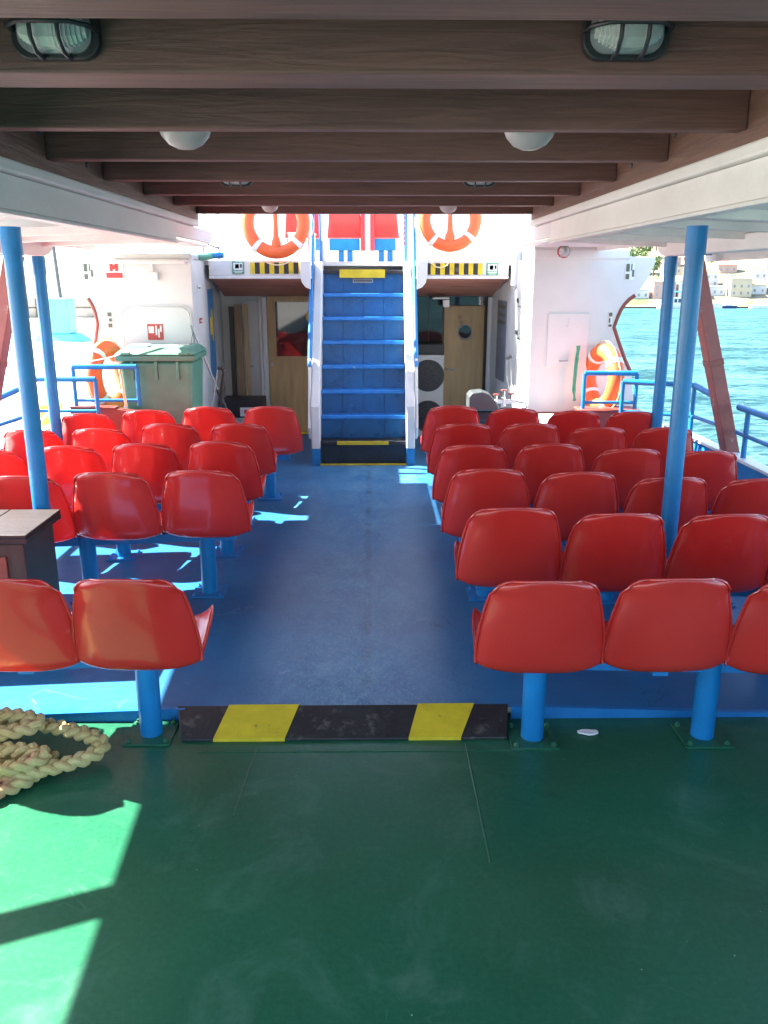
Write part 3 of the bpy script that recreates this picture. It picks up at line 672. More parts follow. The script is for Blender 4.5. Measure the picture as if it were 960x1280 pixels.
BX(-2.42, -1.62, HY - 0.16, HY - 0.017, 1.93, 1.965).build('eyebrow', 'white_paint', HL, bevel=0.015)
jb = BX(-1.99, -1.90, HY - 0.05, HY - 0.001, 1.79, 1.86).build('junction_box', 'sign_white', HL, bevel=0.006)
TB([(-1.945, HY - 0.02, 1.86), (-1.945, HY - 0.02, 1.93)], 0.008, 8).build('conduit', 'white_paint', jb, smooth=True)
# bulkhead lamp on the open-water plate
l_ = thing('wall_lamp', (1.85, 7.7, 2.06), 'small caged lamp under the canopy end on the open water side', 'lamp')
MB().lathe([(0.05, 0), (0.055, .02), (0.055, .04)], (1.66, 7.62, 2.03), (0, -1, 0)).build('base', 'sign_red', l_, smooth=True)
MB().lathe([(0.045, .04), (0.045, .07), (0.03, .095), (0.005, .105)], (1.66, 7.62, 2.03), (0, -1, 0)).build('glass', 'lamp_glass', l_, smooth=True)
for a in range(3):
    an = a * math.pi / 3; dx, dz = 0.053 * math.cos(an), 0.053 * math.sin(an)
    TB([(1.66 + dx, 7.60, 2.03 + dz), (1.66 + dx, 7.55, 2.03 + dz), (1.66, 7.505, 2.03), (1.66 - dx, 7.55, 2.03 - dz), (1.66 - dx, 7.60, 2.03 - dz)], 0.005, 6).build('cage_bar', 'grey_metal', l_, smooth=True)
TB([(1.66, 7.62, 2.03), (1.66, 7.78, 2.03)], 0.015, 8).build('stem', 'white_paint', l_, smooth=True)

# brown lockers in front of the bulkheads
lk = thing('side_locker', (2.08, 7.3, 0.05), 'red brown steel locker under the rail on the open water side', 'locker')
BX(1.80, 2.31, 7.20, 7.42, 0.02, 0.695).build('body', 'red_brown', lk, bevel=0.008); BX(1.79, 2.32, 7.19, 7.43, 0.697, 0.712).build('lid', 'red_brown', lk, bevel=0.004)
lk = thing('side_locker', (-2.2, 7.08, 0.05), 'low red brown steel plate locker in front of the green bin', 'locker')
MB().prism([(-2.53, 0.0), (-1.90, 0.0), (-1.90, 0.72), (-2.15, 0.755), (-2.53, 0.765)], 'y', 7.03, 7.13).build('body', 'red_brown', lk, bevel=0.006)
MB().bar((-2.54, 7.08, 0.772), (-2.15, 7.08, 0.762), 0.12, 0.010).build('lid', 'red_brown', lk)

# white chest in the sun on the open-water side
wb = thing('white_locker', (1.6, 7.3, 0.05), 'low white locker with rounded lid in front of brown coaming', 'locker')
BX(1.47, 1.76, 7.12, 7.55, 0.03, 0.56).build('body', 'white_paint', wb, bevel=0.02); MB().prism(rrect(1.45, 1.78, 0.562, 0.622, 0.028), 'y', 7.10, 7.57).build('lid', 'white_paint', wb, bevel=0.01)

# ------------------------------------------------------------------ cabin front
FY = 9.76
cf = thing('cabin_front', (-0.1, FY, BLUE), 'cabin front wall with tan doors under the upper deck behind the stairs', 'cabin')
BX(-1.80, 1.45, FY + 0.09, FY + 0.15, 0.02, 1.98).build('back_wall', 'white_panel', cf)
BX(-1.72, 1.36, FY - 0.03, FY + 0.088, 1.61, 1.80).build('header', 'white_panel', cf)
dl = BX(-1.185, -0.52, FY - 0.01, FY + 0.03, 0.075, 1.605).build('door', 'tan_door', cf, bevel=0.004)
BX(-1.09, -0.56, FY - 0.022, FY - 0.011, 0.945, 1.55).build('window', 'dark_glass', dl, bevel=0.002)
for a in ((-1.12, -1.09, 0.92, 1.575), (-0.56, -0.53, 0.92, 1.575)): BX(a[0], a[1] - 0.0005, FY - 0.026, FY - 0.011, a[2], a[3]).build('window_frame', 'tan_door', dl)
for a in ((0.92, 0.945), (1.55, 1.575)): BX(-1.089, -0.561, FY - 0.026, FY - 0.011, a[0], a[1]).build('window_frame', 'tan_door', dl)
MB().lathe([(0.012, 0), (0.012, 0.03), (0.02, .035), (0.02, .05)], (-1.14, FY - 0.012, 0.86), (0, -1, 0), 12).build('lock', 'grey_metal', dl, smooth=True)
ring_ = TB([(-0.66 + 0.075 * math.cos(a), FY - 0.028, 1.39 + 0.075 * math.sin(a)) for a in [i * math.pi / 12 for i in range(24)]], 0.013, 8, closed=True).build('porthole_ring', 'yellow_iron', dl, smooth=True)
# left bay: white door standing ajar, timber props
wd = BX(-1.48, -1.21, FY + 0.03, FY + 0.06, 0.075, 1.56).build('white_door', 'white_panel', cf, bevel=0.004)
TB([(-1.43, FY + 0.02, 0.83), (-1.43, FY - 0.01, 0.83), (-1.36, FY - 0.01, 0.83)], 0.009, 8).build('handle', 'grey_metal', wd, smooth=True)
BX(-1.24, -1.19, FY - 0.02, FY + 0.02, 0.06, 1.60).build('door_frame', 'white_panel', cf, bevel=0.003)
TB([(-1.265, FY - 0.02, 0.06), (-1.265, FY - 0.02, 1.6)], 0.018, 8).build('pipe', 'white_panel', cf, smooth=True)
tp = thing('timber_post', (-1.5, 9.5, BLUE), 'pair of upright pale timbers leaning in the corner by the cash box', 'timber')
MB().bar((-1.48, 9.60, 0.056), (-1.50, 9.66, 1.52), 0.075, 0.045, up=(0, 1, 0)).build('plank', 'timber', tp, bevel=0.003)
MB().bar((-1.565, 9.60, 0.056), (-1.575, 9.66, 1.50), 0.05, 0.045, up=(0, 1, 0)).build('plank', 'dark_timber', tp, bevel=0.003)
MB().bar((-1.40, 9.62, 0.056), (-1.415, 9.67, 1.53), 0.04, 0.04, up=(0, 1, 0)).build('plank', 'tan_door', tp, bevel=0.003)
# right bay
dr = BX(0.815, 1.275, FY - 0.02, FY + 0.02, 0.075, 1.505).build('door', 'tan_door', cf, bevel=0.005)
MB().lathe([(0.072, 0), (0.072, 0.006)], (1.055, FY - 0.0215, 1.215), (0, -1, 0), 28).build('porthole', 'dark_glass', dr, smooth=True)
TB([(1.055 + 0.078 * math.cos(a), FY - 0.025, 1.215 + 0.078 * math.sin(a)) for a in [i * math.pi / 14 for i in range(28)]], 0.009, 8, closed=True).build('porthole_ring', 'grey_metal', dr, smooth=True)
TB([(0.86, FY - 0.02, 0.80), (0.86, FY - 0.06, 0.80), (0.95, FY - 0.06, 0.80)], 0.010, 8).build('handle', 'grey_metal', dr, smooth=True)
for a in ((0.998, 1.38), (1.01, 1.32)): MB().lathe([(0.026, 0), (0.026, 0.003)], (a[0], FY - 0.0205, a[1]), (0, -1, 0), 16).build('sticker', 'timber', dr)
BX(1.28, 1.32, FY - 0.03, FY + 0.03, 0.06, 1.60).build('door_frame', 'dark_timber', cf, bevel=0.003)
BX(0.80, 1.28, FY - 0.012, FY + 0.02, 1.51, 1.605).build('transom', 'dark_glass', cf)
BX(0.36, 0.795, FY - 0.012, FY + 0.02, 0.075, 1.605).build('dark_window', 'dark_glass', cf)
for x in (0.50, 0.64): BX(x, x + 0.006, FY - 0.02, FY - 0.0125, 1.0, 1.6).build('glazing_bar', 'dark_grey', cf)
TB([(1.325, FY - 0.10, 0.06), (1.325, FY - 0.10, 1.6)], 0.03, 12).build('pipe', 'white_panel', cf, smooth=True)
BX(-1.75, -0.6, FY - 0.06, FY + 0.05, 0.05, 0.072).build('sill', 'yellow_paint', cf, bevel=0.004); BX(0.4, 1.33, FY - 0.06, FY + 0.05, 0.05, 0.072).build('sill', 'yellow_paint', cf, bevel=0.004)
fl = thing('ceiling_fixture', (0.78, 9.5, 1.55), 'small white floodlight under the upper deck above the tan door', 'lamp')
BX(0.66, 0.84, 9.40, 9.62, 1.585, 1.605).build('mount', 'white_panel', fl, bevel=0.004); BX(0.77, 0.84, 9.38, 9.46, 1.50, 1.58).build('head', 'sign_white', fl, bevel=0.01)

# air-conditioner unit behind the stairs
ac = thing('fan_unit', (0.6, 9.5, BLUE), 'pale grey outdoor cooling unit with two round fans beside the stairs', 'cooling unit')
BX(0.30, 0.80, 9.45, 9.70, 0.06, 0.985).build('casing', 'ac_white', ac, bevel=0.012)
for z in (0.755, 0.30):
    MB().lathe([(0.178, 0), (0.178, 0.006)], (0.625, 9.449, z), (0, -1, 0), 36).build('fan_recess', 'black_plastic', ac)
    g = MB()
    for r_ in (0.05, 0.09, 0.13, 0.17): g.tube([(0.625 + r_ * math.cos(a), 9.438, z + r_ * math.sin(a)) for a in [i * math.pi / 14 for i in range(28)]], 0.003, 5, closed=True)
    for i in range(8):
        a = i * math.pi / 4; g.tube([(0.625 + 0.02 * math.cos(a), 9.438, z + 0.02 * math.sin(a)), (0.625 + 0.175 * math.cos(a), 9.438, z + 0.175 * math.sin(a))], 0.003, 5)
    g.build('fan_grille', 'dark_grey', ac)
MB().box(0.34, 0.80, 9.46, 9.70, 0.99, 1.10).build('top_box', 'black_plastic', ac, bevel=0.008)

# cash box on a grey cabinet
cb = thing('dark_crate', (-1.35, 9.1, 0.3), 'black case with a pale labelled plate standing by the tan door', 'case')
BX(-1.62, -1.18, 9.0, 9.36, 0.36, 0.55).build('case', 'black_plastic', cb, bevel=0.01)
BX(-1.42, -1.26, 8.988, 8.999, 0.375, 0.47).build('plate', 'sign_white', cb, bevel=0.002); BX(-1.375, -1.295, 8.982, 8.9875, 0.405, 0.445).build('plate_panel', 'sign_red', cb)
gc = thing('grey_cabinet', (-1.35, 9.1, BLUE), 'low pale grey cabinet under the black case', 'cabinet')
BX(-1.63, -1.15, 8.95, 9.38, BLUE + 0.002, 0.345).build('body', 'ac_white', gc, bevel=0.01); BX(-1.64, -1.14, 8.94, 9.39, 0.346, 0.358).build('top', 'ac_white', gc, bevel=0.003)

# ------------------------------------------------------------------ upper deck
ud = thing('upper_deck', (-0.1, 8.6, 1.8), 'white edged upper deck over the cabin front with brown plank soffit', 'deck')
for x0, x1 in ((-1.60, -0.60), (0.44, 1.345)):
    BX(x0, x1, 8.60, 8.66, 1.835, 1.975).build('edge_board', 'white_paint', ud, bevel=0.004)
    BX(x0 - .002, x1 + .002, 8.585, 8.665, 1.80, 1.833).build('edge_lip', 'white_paint', ud, bevel=0.008)
    N = 7
    for i in range(N):                                   # sloping soffit planks
        a, b_ = i / N, (i + 1) / N - 0.012
        ya, yb = 8.67 + a * 1.03, 8.67 + b_ * 1.03; za, zb_ = 1.805 - a * 0.195, 1.805 - b_ * 0.195
        q0, q1 = (x0 - 0.05 * a, x1)
        MB().add([(q0, ya, za), (q1, ya, za), (q1, yb, zb_), (q0, yb, zb_), (q0, ya, za + .015), (q1, ya, za + .015), (q1, yb, zb_ + .015), (q0, yb, zb_ + .015)],
                 [(0, 3, 2, 1), (4, 5, 6, 7), (0, 1, 5, 4), (1, 2, 6, 5), (2, 3, 7, 6), (3, 0, 4, 7)]).build('soffit_plank', 'soffit_timber', ud)
BX(-2.55, -0.60, 8.661, 14.0, 1.93, 1.974).build('deck_plate', 'white_paint', ud); BX(0.44, 2.45, 8.661, 14.0, 1.93, 1.974).build('deck_plate', 'white_paint', ud)
BX(-0.5995, 0.4395, 9.16, 14.0, 1.93, 1.974).build('deck_plate', 'white_paint', ud)
for xc in (-0.605, 0.445):                               # rounded white shoulders at the stair opening
    s = -1 if xc < 0 else 1
    MB().prism([(xc, 1.97), (xc + s * 0.10, 1.97), (xc + s * 0.10, 1.83), (xc + s * 0.085, 1.765), (xc + s * 0.05, 1.72), (xc, 1.70)], 'y', 8.57, 8.599).build('shoulder_plate', 'white_paint', ud, bevel=0.004)
# hazard tapes
def hazard(x0, x1, z0, z1, n_, label, first):
    h = thing('hazard_tape', ((x0 + x1) / 2, 8.595, z0), label, 'hazard tape')
    st_ = (x1 - x0) / n_
    for i in range(n_): BX(x0 + i * st_, x0 + (i + 1) * st_ - 0.0005, 8.594, 8.599, z0, z1).build('stripe', 'yellow_paint' if (i + first) % 2 == 0 else 'black_paint', h)
hazard(-1.195, -0.675, 1.848, 1.955, 11, 'yellow and black hazard tape under the life ring beside green sign, quay side of stairs', 0)
hazard(0.485, 1.09, 1.840, 1.948, 13, 'yellow and black hazard tape under the life ring, open water side of stairs', 0)

# ------------------------------------------------------------------ stairs
sx0, sx1 = -0.505, 0.325
sr = thing('staircase', (-0.1, 8.05, BLUE), 'steep blue steel stairs with white sides climbing to the upper deck', 'stairs')
NR = 8; rise = (1.885 - BLUE) / NR; SY0, SY1 = 8.06, 9.06; run = (SY1 - SY0) / (NR - 1)
for k in range(1, NR + 1):
    z = BLUE + k * rise; y = SY0 + (k - 1) * run
    dark = k in (1, NR)
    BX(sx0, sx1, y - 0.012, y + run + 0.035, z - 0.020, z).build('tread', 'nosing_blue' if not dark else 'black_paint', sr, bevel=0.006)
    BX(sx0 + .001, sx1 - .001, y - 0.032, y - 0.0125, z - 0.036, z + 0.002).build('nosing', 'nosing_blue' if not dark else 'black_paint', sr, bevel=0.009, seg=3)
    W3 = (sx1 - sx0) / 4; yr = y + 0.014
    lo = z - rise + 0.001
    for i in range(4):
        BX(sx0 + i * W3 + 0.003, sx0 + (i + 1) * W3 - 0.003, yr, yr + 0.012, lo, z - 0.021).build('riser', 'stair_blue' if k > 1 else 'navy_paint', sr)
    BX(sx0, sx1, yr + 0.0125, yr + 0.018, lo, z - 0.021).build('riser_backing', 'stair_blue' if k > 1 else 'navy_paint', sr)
# yellow strips and name plate
BX(-0.335, 0.135, SY1 - 0.04, SY1 - 0.0325, BLUE + NR * rise - 0.075, BLUE + NR * rise + 0.004).build('yellow_strip', 'yellow_paint', sr)
BX(-0.335, 0.135, SY1 - 0.04, SY1 + 0.05, BLUE + NR * rise + 0.005, BLUE + NR * rise + 0.009).build('yellow_strip', 'yellow_paint', sr)
BX(-0.345, 0.155, SY0 - 0.040, SY0 - 0.0325, BLUE + rise - 0.032, BLUE + rise + 0.004).build('yellow_strip', 'yellow_paint', sr)
npl = BX(-0.20, 0.01, SY1 + 0.006, SY1 + 0.013, 1.76, 1.80).build('name_plate', 'grey_metal', sr)
for i in range(9): BX(-0.185 + i * 0.021, -0.172 + i * 0.021, SY1 + 0.003, SY1 + 0.0055, 1.769, 1.791).build('plate_mark', 'black_plastic', npl)
BX(-0.51, 0.33, SY0 - 0.07, SY0 - 0.035, BLUE + .001, BLUE + 0.012).build('foot_strip', 'yellow_paint', sr)
for s, x in ((-1, sx0), (1, sx1)):
    a0, a1 = (x - 0.085, x - 0.001) if s < 0 else (x + 0.001, x + 0.085)
    MB().prism([(7.99, BLUE + 0.16), (8.13, BLUE + 0.16), (9.16, 1.80), (9.16, 1.97), (8.98, 1.97), (8.02, 0.62)], 'x', a0, a1).build('stringer', 'white_paint', sr, bevel=0.012)
    MB().prism([(7.995, BLUE), (8.125, BLUE), (8.125, BLUE + 0.158), (7.995, BLUE + 0.158)], 'x', a0 + .004, a1 - .004).build('stringer_foot', 'blue_paint', sr, bevel=0.004)
    b0, b1 = (a0 - 0.03, a0 - 0.002) if s < 0 else (a1 + 0.002, a1 + 0.03)
    MB().prism([(7.985, 0.42), (8.06, 0.30), (8.32, 1.06), (8.22, 1.06)], 'x', b0, b1).build('side_guard', 'white_paint', sr, bevel=0.008)
    xr = (b0 + b1) / 2
    TB([(xr, 8.20, 0.98), (xr, 8.34, 1.20), (xr, 9.1, 2.42), (xr, 9.3, 2.72), (xr, 9.8, 2.85)], 0.022, 10).build('handrail', 'blue_rail', sr, smooth=True)
    TB([(x - s * 0.0, 9.20, 1.975), (x, 9.20, 2.95)], 0.024, 10).build('newel_post', 'white_paint', sr, smooth=True)
    TB([(x + s * 0.03, 9.17, 1.975), (x + s * 0.03, 9.17, 2.9)], 0.012, 8).build('newel_tube', 'blue_rail', sr, smooth=True)
for i in range(7): BX(sx1 + 0.012, sx1 + 0.02 + 0.01 * (i % 2), 9.168, 9.1745, 2.14 + i * 0.05, 2.172 + i * 0.05).build('painted_mark', 'sign_red', sr)

# ------------------------------------------------------------------ life rings
def life_ring(c, axis, R0, r0, label, rotoff=0.3, cordc=True):
    c = Vector(c); ax = Vector(axis).normalized(); a, b_ = frame(ax)
    t_ = thing('life_ring', c - Vector((0, 0, R0 + r0)), label, 'life ring', 'orange life rings')
    def arc(a0, a1, rr, n_, rad, off=0): return [c + ax * off + (a * math.cos(a0 + (a1 - a0) * i / n_) + b_ * math.sin(a0 + (a1 - a0) * i / n_)) * rad for i in range(n_ + 1)]
    TB(arc(0, 2 * math.pi * 47 / 48, r0, 47, R0), r0, 14, closed=True).build('ring', 'orange', t_, smooth=True)
    for q in range(4):
        m0 = rotoff + q * math.pi / 2
        TB(arc(m0 - 0.085, m0 + 0.085, r0, 4, R0), r0 * 1.05, 14).build('band', 'tape_white', t_, smooth=True)
    if cordc:
        pts = []
        for i in range(64):
            an = 2 * math.pi * i / 64; bulge = abs(math.sin(2 * (an - rotoff)))
            pts.append(c - ax * (-0.01) + (a * math.cos(an) + b_ * math.sin(an)) * (R0 + r0 * 1.05 + 0.035 * bulge) + Vector((0, 0, -0.02 * bulge)))
        TB(pts, 0.006, 6, closed=True).build('grab_line', 'cord', t_, smooth=True)
    return t_
life_ring((-0.925, 8.54, 2.315), (0, -1, 0.06), 0.268, 0.06, 'orange life ring with pale bands hung at quay side of stair head', 0.72)
life_ring((0.755, 8.54, 2.350), (0, -1, 0.06), 0.245, 0.056, 'orange life ring with pale bands hung at open water side of stair head', 0.70)
life_ring((2.08, 7.62, 0.93), (-0.975, -0.22, 0.05), 0.245, 0.074, 'bright orange life ring seen edge on against white deckhouse, open water side', 0.9)
life_ring((-2.33, 7.50, 0.97), (0.975, -0.22, 0.05), 0.245, 0.072, 'orange life ring wedged between green bin and curved deckhouse edge', 0.9)
for cx, zc, lab in ((-0.925, 2.20, 'orange signal light hanging inside the ring at the quay side of stairs'), (0.755, 2.26, 'orange signal light hanging inside the ring at the open water side of stairs')):
    q = thing('ring_light', (cx, 8.52, zc - 0.14), lab, 'signal light')
    MB().lathe([(0.012, -0.13), (0.045, -0.12), (0.048, -0.06), (0.028, -0.01), (0.022, 0.10), (0.022, 0.2)], (cx, 8.53, zc), (0, 0, 1), 16).build('body', 'orange', q, smooth=True)
    MB().lathe([(0.03, -0.15), (0.03, -0.131)], (cx, 8.53, zc), (0, 0, 1), 16).build('cap', 'tape_white', q, smooth=True)
    TB([(cx, 8.53, zc + 0.2), (cx, 8.55, zc + 0.45)], 0.006, 6).build('lanyard', 'cord', q, smooth=True)
# loose line hanging below the open-water upper ring
tag(TB([(0.60, 8.56, 2.10), (0.61, 8.57, 1.99), (0.585, 8.57, 1.95), (0.62, 8.575, 1.915), (0.68, 8.575, 1.905), (0.74, 8.575, 1.93), (0.76, 8.57, 2.0), (0.74, 8.56, 2.08)], 0.006, 6).build('hanging_line', 'cord', smooth=True),
    'thin pale line hanging in a loop over the hazard tape, open water side', 'line')
# upper rails the rings hang on
for x0, x1, lab in ((-1.50, -0.62, 'white upper deck rail behind the quay side life ring'), (0.46, 1.34, 'white slatted upper deck rail behind the open water side life ring')):
    q = thing('upper_railing', (x0, 8.63, 1.975), lab, 'railing')
    for x in (x0, x1): TB([(x, 8.63, 1.975), (x, 8.63, 2.85)], 0.022, 10).build('post', 'white_paint', q, smooth=True)
    for z in (2.84, 2.60): TB([(x0, 8.63, z), (x1, 8.63, z)], 0.02, 10).build('rail', 'white_paint', q, smooth=True)
    if x0 > 0:
        for i in range(9): BX(x0, x1 + 0.25, 9.30, 9.312, 2.03 + i * 0.085, 2.085 + i * 0.085).build('slat', 'white_panel', q, bevel=0.002)
        for x in (x0 + .1, x1): BX(x, x + 0.04, 9.313, 9.35, 1.975, 2.82).build('slat_post', 'white_paint', q)
pp = thing('vent_pipe', (1.46, 8.5, 1.75), 'fat white vent pipe with rounded foot at the deck corner, open water side', 'pipe')
TB([(1.415, 8.5, 1.74), (1.415, 8.5, 1.80), (1.415, 8.5, 3.0)], 0.055, 16).build('tube', 'white_paint', pp, smooth=True); MB().lathe([(0.02, -.02), (0.045, -.012), (0.055, 0.0)], (1.415, 8.5, 1.739), (0, 0, 1), 16).build('foot', 'white_paint', pp, smooth=True)
pp = thing('vent_pipe', (-1.63, 8.5, 1.9), 'thin white upright pipe beside the green hose nozzle', 'pipe')
TB([(-1.60, 8.45, 2.03), (-1.60, 8.45, 3.0)], 0.028, 12).build('tube', 'white_paint', pp, smooth=True); MB().lathe([(0.05, 0), (0.05, .015)], (-1.60, 8.45, 2.022), (0, 0, 1), 12).build('foot', 'white_paint', pp, smooth=True)
hz = thing('hose_nozzle', (-1.6, 8.1, 2.03), 'green hose nozzle with bright blue tip and curved handle at deck edge', 'nozzle')
TB([(-1.76, 8.2, 2.02), (-1.62, 8.2, 2.005), (-1.58, 8.2, 2.0), (-1.48, 8.2, 2.01)], [0.036, 0.034, 0.036, 0.028], 14).build('barrel', 'hose_green', hz, smooth=True)
TB([(-1.479, 8.2, 2.01), (-1.38, 8.2, 2.015)], 0.027, 14).build('tip', 'blue_paint', hz, smooth=True)
TB([(-1.57, 8.2, 2.03), (-1.57, 8.2, 2.10), (-1.54, 8.2, 2.12), (-1.47, 8.2, 2.09), (-1.42, 8.2, 2.075)], 0.007, 8).build('handle', 'dark_grey', hz, smooth=True)

# upper deck seats and added wheelhouse
for i, (x0, x1, lab) in enumerate(((-0.50, -0.10, 'red upper deck seat on blue box frame at the stair head, quay side'), (0.005, 0.31, 'red upper deck seat on blue box frame at the stair head, open water side'), (-0.98, -0.56, 'red upper deck seat half hidden behind the quay side life ring'))):
    q = thing('upper_bench', ((x0 + x1) / 2, 10.0, 1.975), lab, 'seat', 'red seats on the upper deck')
    s = 1 if i != 1 else -1
    MB().prism([(x0, 2.235), (x1, 2.235), (x1 - 0.03, 2.50), (x1 - 0.06, 2.76), (x0 + 0.05, 2.76), (x0 + .02, 2.50)], 'y', 9.93, 9.965).build('backrest', 'red_plastic', q, bevel=0.012)
    MB().prism([(9.97, 2.235), (10.36, 2.255), (10.36, 2.285), (9.97, 2.265)], 'x', x0, x1).build('seat_pan', 'red_plastic', q, bevel=0.01)
    xe = x1 if s > 0 else x0
    MB().prism([(9.85, 2.10), (10.0, 2.10), (10.0, 2.6), (9.93, 2.72)], 'x', xe - 0.025, xe + 0.025).build('side_wing', 'red_plastic', q, bevel=0.012)
    BX(x0 + 0.02, x1 - 0.04, 9.95, 10.3, 2.105, 2.233).build('box_frame', 'blue_paint', q, bevel=0.006)
    xm = (x0 + x1) / 2
    for dx in (-0.05, 0.05): BX(xm + dx - 0.03, xm + dx + 0.03, 9.99, 10.12, 1.975, 2.104).build('leg', 'blue_paint', q, bevel=0.005)
wh = thing('backdrop', (0, 13.4, 1.975), 'white wheelhouse wall added to whiten the view far back on the upper deck', 'backdrop')
BX(-2.0, 1.9, 13.0, 13.4, 1.976, 4.4).build('wall', 'white_paint', wh, bevel=0.02)  # white wall added so the gap behind the stair head comes out white
for x in (-1.5, -0.5, 0.5): BX(x, x + 0.7, 12.98, 12.999, 3.1, 3.7).build('window', 'dark_glass', wh, bevel=0.005)
gl = thing('deck_box', (-0.75, 9.3, 1.975), 'pale grey deck box behind the quay side life ring', 'box')
BX(-0.86, -0.60, 9.1, 9.4, 1.976, 2.24).build('body', 'ac_white', gl, bevel=0.008); BX(-0.87, -0.59, 9.09, 9.41, 2.242, 2.26).build('lid', 'ac_white', gl, bevel=0.004)

# ------------------------------------------------------------------ signs
def sign(name, x, y, z, wd, ht, base, marks, label, axis='y'):
    t_ = thing(name, (x, y, z), label, 'sign')
    BX(x - wd / 2, x + wd / 2, y - 0.004, y, z - ht / 2, z + ht / 2).build('plate', base, t_)
    for (u0, u1, v0, v1, mt) in marks:
        BX(x - wd / 2 + u0 * wd, x - wd / 2 + u1 * wd, y - 0.0075, y - 0.0045, z - ht / 2 + v0 * ht, z - ht / 2 + v1 * ht).build('pictogram', mt, t_)
    return t_
PY = HY - 0.0015
mu = [(0.1, 0.9, 0.32, 0.92, 'sign_white'), (0.26, 0.58, 0.45, 0.80, 'sign_green'), (0.68, 0.84, 0.5, 0.8, 'sign_green'), (0.1, 0.9, 0.18, 0.24, 'sign_white'), (0.2, 0.8, 0.07, 0.12, 'sign_white')]
sign('muster_sign', -1.312, 8.5945, 1.905, 0.115, 0.115, 'sign_green', mu, 'green and white safety sign on deck edge at quay side of hazard tape')
sign('muster_sign', 1.185, 8.5945, 1.893, 0.115, 0.115, 'sign_green', mu, 'green and white safety sign on deck edge at open water side of hazard tape')
sign('fire_sign', -2.29, PY, 1.885, 0.17, 0.17, 'sign_white', [(0.08, 0.92, 0.06, 0.32, 'sign_red'), (0.28, 0.44, 0.40, 0.85, 'sign_red'), (0.56, 0.72, 0.40, 0.85, 'sign_red'), (0.44, 0.56, 0.5, 0.7, 'sign_red')], 'white sign with red bow shape and red bar on deckhouse above the bin')
sign('fire_sign', -1.96, HY - 0.0165, 1.34, 0.14, 0.14, 'sign_red', [(0.08, 0.42, 0.42, 0.85, 'sign_white'), (0.52, 0.62, 0.3, 0.9, 'sign_white'), (0.68, 0.78, 0.15, 0.7, 'sign_white'), (0.82, 0.92, 0.5, 0.9, 'sign_white')], 'square red fire sign on round cornered hatch')
pk = [(0.08, 0.45, 0.5, 0.95, 'sign_dark'), (0.08, 0.45, 0.06, 0.36, 'sign_dark'), (0.6, 0.72, 0.55, 0.95, 'sign_dark'), (0.75, 0.95, 0.2, 0.6, 'sign_dark')]
sign('pictogram_sign', -2.52, PY, 1.865, 0.09, 0.15, 'sign_white', pk, 'small dark pictogram sign at upper outer corner of deckhouse, quay side')
sign('pictogram_sign', -2.365, PY, 1.445, 0.045, 0.15, 'sign_white', [(0.1, 0.9, 0.7, 0.95, 'sign_dark'), (0.3, 0.9, 0.4, 0.6, 'sign_dark'), (0.1, 0.9, 0.05, 0.3, 'sign_dark')], 'narrow dark pictogram strip beside curved edge, quay side')
sign('pictogram_sign', 2.31, PY, 1.865, 0.085, 0.15, 'sign_white', pk, 'small dark pictogram sign at upper outer corner of deckhouse, open water side')
sign('pictogram_sign', 2.165, PY, 1.445, 0.035, 0.14, 'sign_white', [(0.1, 0.9, 0.7, 0.95, 'sign_dark'), (0.1, 0.5, 0.3, 0.6, 'sign_dark'), (0.1, 0.9, 0.05, 0.2, 'sign_dark')], 'narrow dark pictogram strip beside curved edge, open water side')
# stickers and posters on the slanted inner walls
def wall_panel(side, y0, y1, z0, z1, name, mat, parent=None, lift=0.004):
    xi0, xi1 = (1.447, 1.335) if side > 0 else (-1.61, -1.705)
    s = 1 if side > 0 else -1
    def X_(y): return xi0 + (xi1 - xi0) * (y - HY) / 1.95
    l0, l1 = lift, lift + 0.003
    mb = MB().add([(X_(y0) - s * l0, y0, z0), (X_(y1) - s * l0, y1, z0), (X_(y1) - s * l1, y1, z0), (X_(y0) - s * l1, y0, z0),
                   (X_(y0) - s * l0, y0, z1), (X_(y1) - s * l0, y1, z1), (X_(y1) - s * l1, y1, z1), (X_(y0) - s * l1, y0, z1)],
                  [(0, 3, 2, 1), (4, 5, 6, 7), (0, 1, 5, 4), (1, 2, 6, 5), (2, 3, 7, 6), (3, 0, 4, 7)])
    return mb.build(name, mat, parent)
ps = thing('poster', (-1.66, 8.9, 0.9), 'tall blue poster with yellow sun shape on white boarded wall, quay side', 'poster')
wall_panel(-1, 8.72, 9.10, 0.80, 1.70, 'sheet', 'poster_blue', ps)
wall_panel(-1, 8.78, 9.02, 1.25, 1.42, 'sun_print', 'poster_yellow', ps, 0.008); wall_panel(-1, 8.86, 8.96, 1.18, 1.50, 'sun_print', 'poster_yellow', ps, 0.0115)
ps = thing('poster', (1.39, 9.0, 0.9), 'tall grey notice on white boarded wall, open water side', 'poster')
wall_panel(1, 8.85, 9.30, 0.75, 1.58, 'sheet', 'poster_grey', ps)
for i in range(3): wall_panel(1, 8.90, 9.25, 1.50 - i * 0.08, 1.535 - i * 0.08, 'print_line', 'sign_dark', ps, 0.008)
for z, q, lab in ((1.42, 'sign_red', 'upper small red sticker on inner wall beside the mop handle'), (1.15, 'sign_red', 'lower small red sticker on inner wall beside the mop handle'), (1.72, 'sign_white', 'small faded notice high on inner wall, quay side')):
    s_ = thing('sticker', (-1.62, 8.15, z), lab, 'sticker'); wall_panel(-1, 8.10, 8.26, z - 0.025, z + 0.025, 'sheet', q, s_); wall_panel(-1, 8.13, 8.23, z - 0.008, z + 0.006, 'print_line', 'sign_dark' if q == 'sign_white' else 'sign_white', s_, 0.008)
